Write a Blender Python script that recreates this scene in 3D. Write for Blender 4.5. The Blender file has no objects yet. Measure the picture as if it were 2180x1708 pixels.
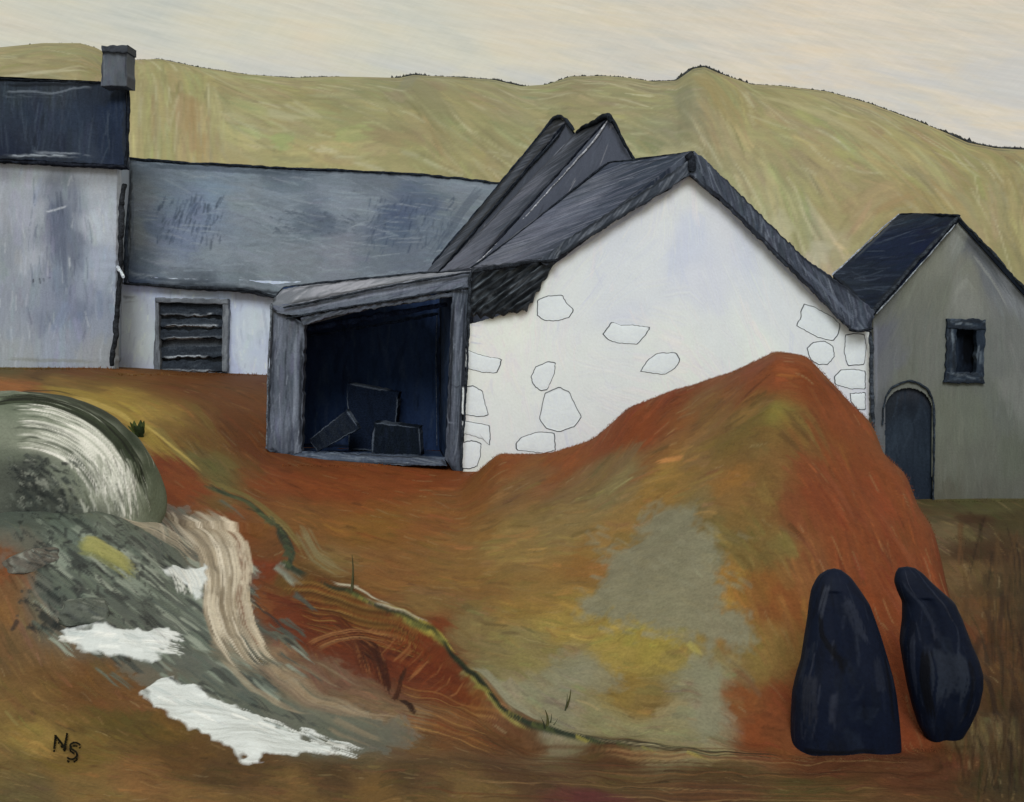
import bpy, math, random
import numpy as np
from mathutils import Vector

random.seed(7)
R = np.random.RandomState(11)
TONE = ''
SC = bpy.context.scene
COL = SC.collection
F, HX, HY, CZ = 2632.0, 1090.0, 640.0, 5.0      # lens (in units of a 2180 px wide frame), camera height

# ------------------------------------------------------------------ helpers
def P(px, py, d):
    """sight line through a place in the view, at depth d -> world point"""
    return np.array([(px - HX) / F * d, d, CZ + (HY - py) / F * d])

def lin(h):
    if not isinstance(h, str):
        return np.array(h, float)
    h = h.lstrip('#')
    c = np.array([int(h[i:i + 2], 16) / 255 for i in (0, 2, 4)])
    if TONE == 'earth':                                   # duller, browner pigments
        g = c @ (.3, .59, .11); s = (c.max() - c.min()) / (c.max() + .01); k = min(1., s * 2.2)
        c = np.clip((g + (c - g) * (1 - .2 * k)) * (1 - .12 * k - .10 * min(1, max(0, (c[0] - c[1]) * 3.2 - .5))), 0, 1)
    elif TONE == 'hill':
        g = c @ (.3, .59, .11); c = np.clip((g + (c - g) * .64) * .925 * np.array((1.0, 1.012, .965)), 0, 1)
    elif TONE == 'moss':
        g = c @ (.3, .59, .11); c = np.clip((g + (c - g) * .7) * 1.02, 0, 1)
    elif TONE == 'cool':
        c = np.clip(c * (.955, 1.0, 1.045) * (1 + .13 * min(1, c @ (.3, .59, .11) * 2.4)), 0, 1)
    return np.where(c <= .04045, c / 12.92, ((c + .055) / 1.055) ** 2.4)

def vnoise(nv, nu, cv, cu, rs=None):
    """smooth value noise, nv x nu, with cells of cv x cu samples"""
    rs = rs or R
    gv, gu = int(nv / cv) + 3, int(nu / cu) + 3
    g = rs.rand(gv, gu)
    y = np.arange(nv) / cv; x = np.arange(nu) / cu
    yi = y.astype(int); xi = x.astype(int)
    fy = y - yi; fx = x - xi
    fy = (fy * fy * (3 - 2 * fy))[:, None]; fx = (fx * fx * (3 - 2 * fx))[None]
    a = g[yi][:, xi]; b = g[yi][:, xi + 1]; c = g[yi + 1][:, xi]; d = g[yi + 1][:, xi + 1]
    return (a * (1 - fx) + b * fx) * (1 - fy) + (c * (1 - fx) + d * fx) * fy

def smooth1(a, n, axis):
    if n < 1: return a
    k = np.exp(-np.linspace(-2, 2, 2 * n + 1) ** 2); k /= k.sum()
    pad = [(0, 0)] * a.ndim; pad[axis] = (n, n)
    return np.apply_along_axis(lambda r: np.convolve(r, k, 'valid'), axis, np.pad(a, pad, 'edge'))

# ------------------------------------------------------------------ materials
def paint_mat(name, rough=.62, bump=.35, grain=.16, gscale=(9, 9, 40), fine=60., spec=.18):
    """surface coloured by its own pigment attribute, with brush grain and relief"""
    m = bpy.data.materials.new(name); m.use_nodes = True
    nt = m.node_tree; N = nt.nodes; L = nt.links
    b = N['Principled BSDF']
    b.inputs['Roughness'].default_value = rough
    b.inputs['Specular IOR Level'].default_value = spec
    at = N.new('ShaderNodeAttribute'); at.attribute_name = 'Pigment'
    ai = N.new('ShaderNodeAttribute'); ai.attribute_name = 'Impasto'
    tc = N.new('ShaderNodeTexCoord')
    mp = N.new('ShaderNodeMapping'); mp.inputs['Scale'].default_value = gscale
    L.new(tc.outputs['Object'], mp.inputs['Vector'])
    n1 = N.new('ShaderNodeTexNoise'); n1.inputs['Scale'].default_value = 1.; n1.inputs['Detail'].default_value = 4
    n1.inputs['Roughness'].default_value = .65; n1.inputs['Distortion'].default_value = .4
    L.new(mp.outputs[0], n1.inputs['Vector'])
    n2 = N.new('ShaderNodeTexNoise'); n2.inputs['Scale'].default_value = fine; n2.inputs['Detail'].default_value = 2
    L.new(tc.outputs['Object'], n2.inputs['Vector'])
    ad = N.new('ShaderNodeMath'); ad.operation = 'ADD'
    L.new(n1.outputs['Fac'], ad.inputs[0]); L.new(n2.outputs['Fac'], ad.inputs[1])
    mr = N.new('ShaderNodeMapRange')
    mr.inputs['From Min'].default_value = .65; mr.inputs['From Max'].default_value = 1.35
    mr.inputs['To Min'].default_value = 1 - grain; mr.inputs['To Max'].default_value = 1 + grain
    L.new(ad.outputs[0], mr.inputs['Value'])
    mx = N.new('ShaderNodeVectorMath'); mx.operation = 'SCALE'
    L.new(at.outputs['Color'], mx.inputs[0]); L.new(mr.outputs[0], mx.inputs['Scale'])
    L.new(mx.outputs[0], b.inputs['Base Color'])
    a2 = N.new('ShaderNodeMath'); a2.operation = 'MULTIPLY_ADD'; a2.inputs[1].default_value = .35
    L.new(ad.outputs[0], a2.inputs[0]); L.new(ai.outputs['Fac'], a2.inputs[2])
    bp = N.new('ShaderNodeBump'); bp.inputs['Strength'].default_value = bump; bp.inputs['Distance'].default_value = .03
    L.new(a2.outputs[0], bp.inputs['Height']); L.new(bp.outputs[0], b.inputs['Normal'])
    return m

M = dict(
    heath=paint_mat('heath_paint', .7, .5, .17, (5, 5, 14), 28., .12),
    hill=paint_mat('hill_paint', .75, .4, .10, (.5, .3, 2.2), 5., .08),
    water=paint_mat('stream_paint', .42, .55, .14, (5, 5, 14), 30., .3),
    foam=paint_mat('foam_paint', .5, .6, .07, (6, 6, 14), 30., .25),
    white=paint_mat('limewash', .7, .30, .045, (3, 3, 3), 22., .15),
    grey=paint_mat('grey_render', .7, .35, .12, (9, 9, 1.6), 26., .12),
    slate=paint_mat('slate_paint', .7, .45, .16, (4, 4, 6), 22., .08),
    navy=paint_mat('dark_slate_paint', .8, .4, .22, (10, 10, 2.4), 24., .05),
    timber=paint_mat('weathered_timber', .7, .5, .2, (14, 14, 2.2), 26., .12),
    dark=paint_mat('charcoal', .9, .5, .6, (22, 22, 22), 46., .03),
    stone=paint_mat('black_stone', .62, .22, .2, (5, 5, 2.5), 26., .10),
    moss=paint_mat('mossy_stone', .6, .6, .15, (7, 7, 7), 30., .15),
    plant=paint_mat('plant_leaf', .7, .2, .2, (12, 12, 12), 40., .12),
)

# ------------------------------------------------------------------ objects
class Thing:
    def __init__(s, name, label, cat, base, group=None):
        s.base = np.array(base, float)
        o = bpy.data.objects.new(name, None); COL.objects.link(o)
        o.empty_display_size = .4; o.location = Vector(s.base)
        o['label'] = label; o['category'] = cat
        if group: o['group'] = group
        s.o = o

def mesh_obj(name, v, faces, colr, imp, mat, thing=None, parent=None, smooth=True, origin=None):
    v = np.asarray(v, float)
    if thing is not None: v = v - thing.base
    if origin is not None: v = v - np.asarray(origin)
    me = bpy.data.meshes.new(name)
    if isinstance(faces, np.ndarray):
        nf, k = faces.shape
        me.vertices.add(len(v)); me.vertices.foreach_set('co', v.astype(np.float32).ravel())
        me.loops.add(nf * k); me.loops.foreach_set('vertex_index', faces.astype(np.int32).ravel())
        me.polygons.add(nf); me.polygons.foreach_set('loop_start', np.arange(0, nf * k, k, dtype=np.int32))
        me.polygons.foreach_set('use_smooth', np.full(nf, smooth))
        me.update(calc_edges=True)
    else:
        me.from_pydata([tuple(p) for p in v], [], faces)
        me.polygons.foreach_set('use_smooth', np.full(len(me.polygons), smooth)); me.update()
    ca = me.attributes.new('Pigment', 'FLOAT_COLOR', 'POINT')
    c4 = np.ones((len(v), 4), np.float32); c4[:, :3] = np.clip(colr, .002, .95)
    ca.data.foreach_set('color', c4.ravel())
    ia = me.attributes.new('Impasto', 'FLOAT', 'POINT')
    ia.data.foreach_set('value', np.broadcast_to(np.asarray(imp, np.float32), (len(v),)).astype(np.float32).copy())
    me.materials.append(mat)
    o = bpy.data.objects.new(name, me); COL.objects.link(o)
    if origin is not None: o.location = Vector(origin)
    if parent is not None: o.parent = parent
    elif thing is not None: o.parent = thing.o
    return o

# ------------------------------------------------------------------ paintable surface
class Grid:
    def __init__(s, pts, color='#808080'):
        s.p = np.asarray(pts, float); s.nv, s.nu = s.p.shape[:2]
        s.c = np.empty((s.nv, s.nu, 3)); s.c[:] = lin(color)
        s.h = np.full((s.nv, s.nu), .5)
        s.m = {}
        d = np.maximum(s.p[..., 1], .5)
        s.PX = HX + s.p[..., 0] / d * F
        s.PY = HY - (s.p[..., 2] - CZ) / d * F
        s.hole = None
        s.ar = 1.
    def loc(s, px, py):
        if s.colx is not None:
            i = int(np.argmin(np.abs(s.colx - px))); k = (s.PY[:, i] - py) ** 2 + s.p[:, i, 1] * 1.5
            fi = float(np.interp(px, s.colx, np.arange(s.nu))); j = int(np.argmin(k)); a = s.PY[j, i]
            for o in (1, -1):                             # between two rows
                if 0 <= j + o < s.nv:
                    b = s.PY[j + o, i]
                    if (a - py) * (b - py) < 0: return fi, j + o * (a - py) / (a - b)
            return fi, float(j)
        k = (s.PX - px) ** 2 + (s.PY - py) ** 2 + s.p[..., 1] * s.near
        j, i = np.unravel_index(np.argmin(k), k.shape)
        return float(i), float(j)
    def locs(s, pts): return np.array([s.loc(*q[:2]) for q in pts])
    def base(s, guides, sp=14., power=2.4, warp=10., step=4):
        q = s.locs(guides); cc = np.array([lin(g[2]) for g in guides])
        nv, nu = s.nv // step + 2, s.nu // step + 2
        V, U = np.meshgrid(np.arange(nv) * step, np.arange(nu) * step, indexing='ij')
        U = U + (vnoise(nv, nu, 9, 9) - .5) * 2 * warp + (vnoise(nv, nu, 4, 4) - .5) * warp
        V = V + (vnoise(nv, nu, 9, 9) - .5) * 2 * warp + (vnoise(nv, nu, 4, 4) - .5) * warp
        W = np.zeros((nv, nu)); A = np.zeros((nv, nu, 3))
        for (u, v), c in zip(q, cc):
            w = 1. / ((U - u) ** 2 + (V - v) ** 2 + sp * sp) ** power
            W += w; A += w[..., None] * c
        A /= W[..., None]
        y = np.arange(s.nv) / step; x = np.arange(s.nu) / step
        yi = y.astype(int); xi = x.astype(int); fy = (y - yi)[:, None, None]; fx = (x - xi)[None, :, None]
        s.c = (A[yi][:, xi] * (1 - fx) + A[yi][:, xi + 1] * fx) * (1 - fy) + (A[yi + 1][:, xi] * (1 - fx) + A[yi + 1][:, xi + 1] * fx) * fy
    def dab(s, path, w, c, alpha=.8, dry=.35, var=.22, soft=1.0, mask=None, mval=1.):
        path = np.asarray(path, float); n = len(path); w = max(w, 1.1)
        if n < 2: return
        r = w / 2 + 2
        u0, v0 = np.floor(path.min(0) - r).astype(int); u1, v1 = np.ceil(path.max(0) + r).astype(int) + 1
        u0 = max(u0, 0); v0 = max(v0, 0); u1 = min(u1, s.nu); v1 = min(v1, s.nv)
        if u1 - u0 < 1 or v1 - v0 < 1: return
        V, U = np.meshgrid(np.arange(v0, v1, dtype=float), np.arange(u0, u1, dtype=float), indexing='ij')
        best = np.full(U.shape, 1e9); sd = np.zeros(U.shape); al = np.zeros(U.shape); acc = 0.
        seg = np.hypot(*np.diff(path, axis=0).T); tot = seg.sum() + 1e-6
        for k in range(n - 1):
            d = path[k + 1] - path[k]; ln = max(seg[k], 1e-6); t0 = d / ln
            x = U - path[k][0]; y = V - path[k][1]
            t = np.clip(x * t0[0] + y * t0[1], 0, ln)
            dx = x - t * t0[0]; dy = y - t * t0[1]
            dd = dx * dx + dy * dy
            sel = dd < best
            best = np.where(sel, dd, best)
            sgn = x * -t0[1] + y * t0[0]
            sd = np.where(sel, np.sign(sgn) * np.sqrt(dd), sd)
            al = np.where(sel, (acc + t) / tot, al)
            acc += seg[k]
        nb = max(4, int(w * 1.0))
        br = R.rand(nb + 2); br2 = R.rand(nb + 2)
        x = np.clip((sd / w + .5 + .05 * np.sin(al * 7 + br[0] * 6)) * nb, 0, nb); xi = x.astype(int); f = x - xi
        b = br[xi] * (1 - f) + br[xi + 1] * f; b2 = br2[xi] * (1 - f) + br2[xi + 1] * f
        e = np.clip((w / 2 - np.abs(sd)) / soft + .42, 0, 1)
        endm = np.clip((al - .10 * b2) * 14, 0, 1) * np.clip((1 - .34 * b2 * min(1, dry * 2) - al) * 9, 0, 1)
        a = alpha * e * endm * np.clip((b - dry * (.30 + .75 * al * b2)) * 4.5 + .75, 0, 1)
        cc = lin(c) * (1 - var / 2 + var * b[..., None])
        S = (slice(v0, v1), slice(u0, u1))
        s.c[S] = s.c[S] * (1 - a[..., None]) + a[..., None] * cc
        s.h[S] = s.h[S] * (1 - a) + a * (.25 + .6 * b)
        if mask is not None:
            mm = s.m.setdefault(mask, np.zeros((s.nv, s.nu)))
            mm[S] = np.where(a > .42, mval, mm[S])
    def stroke(s, pts, wpx, c, alpha=.85, dry=.35, var=.22, mask=None, n=None, wob=0.):
        q = s.locs(pts)
        q = resample2(q, n or max(8, 4 * len(q)))
        if wob: q = q + (R.rand(*q.shape) - .5) * wob
        s.dab(q, wpx / s.px, c, alpha, dry, var, mask=mask)
    @property
    def px(s):
        if not hasattr(s, '_px'):
            j = s.nv // 2
            s._px = max(.6, np.median(np.hypot(np.diff(s.PX, axis=1), np.diff(s.PY, axis=1))))
            s._py = max(.6, np.median(np.hypot(np.diff(s.PX, axis=0), np.diff(s.PY, axis=0))))
        return s._px
    def poly(s, pts, c, alpha=1., warp=5., soft=1.6, var=.06, mask=None, fray=1.):
        q = s.locs(pts)
        nv, nu = s.nv, s.nu
        V, U = np.meshgrid(np.arange(nv, dtype=float), np.arange(nu, dtype=float), indexing='ij')
        U = U + (vnoise(nv, nu, 7, 7) - .5) * 2 * warp + (vnoise(nv, nu, 2.5, 2.5) - .5) * warp * fray
        V = V + (vnoise(nv, nu, 7, 7) - .5) * 2 * warp + (vnoise(nv, nu, 2.5, 2.5) - .5) * warp * fray
        ins = np.zeros((nv, nu), bool); dist = np.full((nv, nu), 1e9)
        u0, v0 = (q.min(0) - warp * 2 - 6).astype(int); u1, v1 = (q.max(0) + warp * 2 + 6).astype(int)
        S = (slice(max(v0, 0), max(v1, 1)), slice(max(u0, 0), max(u1, 1)))
        X = U[S]; Y = V[S]; I = ins[S]; Dm = dist[S]
        for k in range(len(q)):
            a = q[k]; b = q[(k + 1) % len(q)]
            cr = ((a[1] > Y) != (b[1] > Y)) & (X < (b[0] - a[0]) * (Y - a[1]) / (b[1] - a[1] + 1e-9) + a[0])
            I ^= cr
            d = b - a; t = np.clip(((X - a[0]) * d[0] + (Y - a[1]) * d[1]) / (d @ d + 1e-9), 0, 1)
            np.minimum(Dm, np.hypot(X - a[0] - t * d[0], Y - a[1] - t * d[1]), out=Dm)
        sg = np.where(I, Dm, -Dm)
        a = np.clip(sg / soft + .5, 0, 1) * alpha
        nz = vnoise(nv, nu, 3, 12)[S]
        s.c[S] = s.c[S] * (1 - a[..., None]) + a[..., None] * lin(c) * (1 - var + 2 * var * nz[..., None])
        s.h[S] = s.h[S] * (1 - a) + a * (.5 + .5 * nz)
        if mask is not None:
            mm = s.m.setdefault(mask, np.zeros((nv, nu)))
            mm[S] = np.where(a > .5 * alpha, 1., mm[S])
    def scatter(s, n, dirs, length=(25, 60), width=(5, 12), alpha=(.35, .7), jit=.14, dry=.4, hue=.05, curve=.15, pal=None, box=None, src=None):
        """n loose strokes that pick up the colour under them"""
        src = s.c.copy() if src is None else src
        s.px
        asp = s._px / s._py
        if not isinstance(dirs, (list, tuple)): q = None
        else:
            q = s.locs(dirs); an = np.radians([d[2] for d in dirs])
        if box is not None:
            (a, b), (c, d) = s.loc(box[0], box[1]), s.loc(box[2], box[3])
            ua, ub, va, vb = min(a, c), max(a, c), min(b, d), max(b, d)
        else: ua, ub, va, vb = 0, s.nu - 1, 0, s.nv - 1
        for _ in range(n):
            u = ua + R.rand() * (ub - ua); v = va + R.rand() * (vb - va)
            if q is None: th = math.radians(dirs)
            else:
                w = 1. / ((q[:, 0] - u) ** 2 + (q[:, 1] - v) ** 2 + 60.) ** 1.6
                th = .5 * math.atan2((w * np.sin(2 * an)).sum(), (w * np.cos(2 * an)).sum())
            th += R.randn() * .16
            if R.rand() < .5: th += math.pi
            L = length[0] + R.rand() * (length[1] - length[0]); W = width[0] + R.rand() * (width[1] - width[0])
            k = R.randn() * curve
            t = np.linspace(-.5, .5, 6)
            a = th + k * t * 2
            xs = np.cumsum(np.cos(a)) * L / 6 / s._px; ys = np.cumsum(np.sin(a)) * L / 6 / s._py
            path = np.stack([u + xs - xs.mean(), v - s.flip * (ys - ys.mean())], 1)
            if pal: c = lin(pal[R.randint(len(pal))])
            else:
                c = src[int(v), int(u)] * (1 + R.randn() * jit) * (1 + R.randn(3) * hue)
            s.dab(path, W / (s._px * .6 + s._py * .4), np.clip(c, .003, .9), alpha[0] + R.rand() * (alpha[1] - alpha[0]), dry)
    flip = 1
    colx = None
    near = 1.5
    # -- to mesh
    def faces(s):
        i = np.arange(s.nv * s.nu).reshape(s.nv, s.nu)
        f = np.stack([i[:-1, :-1], i[:-1, 1:], i[1:, 1:], i[1:, :-1]], -1).reshape(-1, 4)
        return f
    def build(s, name, mat, thing=None, parent=None, thick=None, sel=None, smooth=True, origin=None):
        f = s.faces(); v = s.p.reshape(-1, 3); c = s.c.reshape(-1, 3); h = s.h.ravel()
        if s.hole is not None: f = f[~s.hole[:-1, :-1].ravel()]
        if sel is not None: f = f[sel]
        if thick is not None:
            off = np.array(thick, float)
            nv, nu = s.nv, s.nu
            bi = np.concatenate([np.arange(nu), np.arange(1, nv) * nu + nu - 1, (nv - 1) * nu + np.arange(nu - 2, -1, -1), np.arange(nv - 2, 0, -1) * nu])
            n0 = len(v); nb = len(bi)
            # back sheet on a coarser grid is not needed: a fan closes the back
            v = np.concatenate([v, v[bi] + off, (v[bi].mean(0) + off)[None]])
            cb = c[bi]
            c = np.concatenate([c, cb, cb.mean(0)[None]]); h = np.concatenate([h, h[bi], [.5]])
            k = np.arange(nb); k2 = (k + 1) % nb
            side = np.stack([bi[k2], bi[k], n0 + k, n0 + k2], -1)
            fan = np.stack([n0 + k2, n0 + k, np.full(nb, n0 + nb)], -1)
            fl = [tuple(q) for q in f.tolist()] + [tuple(q) for q in side.tolist()] + [tuple(q) for q in fan.tolist()]
            o = mesh_obj(name, v, fl, c, h, mat, thing, parent, smooth, origin)
            me = o.data
            flags = np.ones(len(me.polygons), bool); flags[len(f):] = False
            me.polygons.foreach_set('use_smooth', flags)
            return o
        used = np.unique(f); mp = np.zeros(len(v), int); mp[used] = np.arange(len(used))
        return mesh_obj(name, v[used], mp[f], c[used], h[used], mat, thing, parent, smooth, origin)

def resample2(q, n):
    q = np.asarray(q, float)
    if len(q) > 2:                                   # round the corners a little
        t = np.arange(len(q)); tt = np.linspace(0, len(q) - 1, n * 3)
        r = np.stack([np.interp(tt, t, q[:, k]) for k in range(q.shape[1])], 1)
        r = smooth1(r, max(1, n // (len(q) * 2)), 0)
        r[0], r[-1] = q[0], q[-1]
        q = r
    d = np.concatenate([[0], np.cumsum(np.sqrt((np.diff(q, axis=0) ** 2).sum(1)))])
    tt = np.linspace(0, d[-1], n)
    return np.stack([np.interp(tt, d, q[:, k]) for k in range(q.shape[1])], 1)

def ruled(bot, top, step=2.6, color='#808080', rough=0.):
    """surface ruled between two polylines of equal node count, nodes = (px, py, depth)"""
    b = np.array([P(*q) for q in bot]); t = np.array([P(*q) for q in top])
    pb = np.array([q[:2] for q in bot], float); pt = np.array([q[:2] for q in top], float)
    ls = np.maximum(np.hypot(*np.diff(pb, axis=0).T), np.hypot(*np.diff(pt, axis=0).T))
    us = []
    for k, l in enumerate(ls):
        n = max(2, int(l / step))
        us += list(k + np.arange(n) / n)
    us.append(len(ls))
    us = np.array(us); kk = np.arange(len(bot))
    B = np.stack([np.interp(us, kk, b[:, i]) for i in range(3)], 1); T = np.stack([np.interp(us, kk, t[:, i]) for i in range(3)], 1)
    h = max(np.hypot(*(pb - pt).T))
    nv = max(3, int(h / step) + 1)
    v = np.linspace(0, 1, nv)[:, None, None]
    g = B[None] * (1 - v) + T[None] * v
    if rough:
        e = rough
        nu = g.shape[1]; d = g[..., 1:2] / F
        w = np.zeros(g.shape)
        jt = (vnoise(1, nu, 1, 4)[0] - .5) * 2 * e + (vnoise(1, nu, 1, 1.5)[0] - .5) * e
        jb = (vnoise(1, nu, 1, 4)[0] - .5) * 2 * e + (vnoise(1, nu, 1, 1.5)[0] - .5) * e
        vv = np.linspace(0, 1, nv)[:, None]
        w[..., 2] += jt[None] * np.clip(vv * 3 - 2, 0, 1) + jb[None] * np.clip(1 - vv * 3, 0, 1)
        jl = (vnoise(nv, 1, 4, 1) - .5) * 2 * e; jr = (vnoise(nv, 1, 4, 1) - .5) * 2 * e
        uu = np.linspace(0, 1, nu)[None]
        w[..., 0] += jl * np.clip(1 - uu * 8, 0, 1) + jr * np.clip(uu * 8 - 7, 0, 1)
        g = g + w * d
    G = Grid(g, color)
    return G

def line(name, pts, rpx, color, thing=None, parent=None, mat='dark', jit=.35, sides=7, depth_r=None, step=2.4, wob=.16, closed=False):
    """a rough hand-laid strip (ridge, gutter, pipe, seam) through (px, py, depth) nodes"""
    w = np.array([P(*q) for q in pts]); pp = np.array([q[:2] for q in pts], float)
    if closed: w = np.concatenate([w, w[:1]]); pp = np.concatenate([pp, pp[:1]])
    n = max(4, int(np.hypot(*np.diff(pp, axis=0).T).sum() / step))
    q = resample2(w, n)
    if closed: q[-1] = q[0]
    sc = q[:, 1] / F
    wx = (vnoise(1, n, 1, 7)[0] - .5) * 2 + (vnoise(1, n, 1, 2.5)[0] - .5) * .7; wz = (vnoise(1, n, 1, 7)[0] - .5) * 2 + (vnoise(1, n, 1, 2.5)[0] - .5) * .7
    q[:, 0] += wx * wob * 1.6 * rpx * sc; q[:, 2] += wz * wob * 1.6 * rpx * sc
    tan = np.gradient(q, axis=0); tan /= np.linalg.norm(tan, axis=1)[:, None] + 1e-9
    vw = np.array([0., 1., 0.])
    a = np.cross(tan, vw); a /= np.linalg.norm(a, axis=1)[:, None] + 1e-6
    b = np.cross(tan, a)
    r = rpx * .70 * sc * (1 - jit * .5 + jit * .8 * vnoise(1, n, 1, 9)[0] + jit * .45 * (vnoise(1, n, 1, 2.2)[0] - .5)) * (.85 + .3 * vnoise(1, n, 1, 20)[0])
    if not closed: r[0] *= .6; r[-1] *= .6
    V = []
    for k in range(sides):
        t = 2 * math.pi * k / sides
        rb = r if depth_r is None else r * 0 + depth_r
        V.append(q + a * (r * math.cos(t))[:, None] + b * (rb * math.sin(t))[:, None])
    V = np.stack(V, 1)
    idx = np.arange(n * sides).reshape(n, sides)
    f = np.stack([idx[:-1], idx[1:], np.roll(idx, -1, 1)[1:], np.roll(idx, -1, 1)[:-1]], -1).reshape(-1, 4)
    c = lin(color)[None] * (.6 + .9 * np.repeat(vnoise(1, n, 1, 3)[0], sides) * (.6 + .8 * R.rand(n * sides)))[:, None]
    fl = [tuple(x) for x in f.tolist()]
    if not closed: fl += [tuple(idx[0][::-1].tolist()), tuple(idx[-1].tolist())]
    return mesh_obj(name, V.reshape(-1, 3), fl, c, R.rand(n * sides), M[mat], thing, parent)

def tag(o, label=None, cat=None, group=None, kind=None):
    for k, v in (('label', label), ('category', cat), ('group', group), ('kind', kind)):
        if v: o[k] = v
    return o

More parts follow.
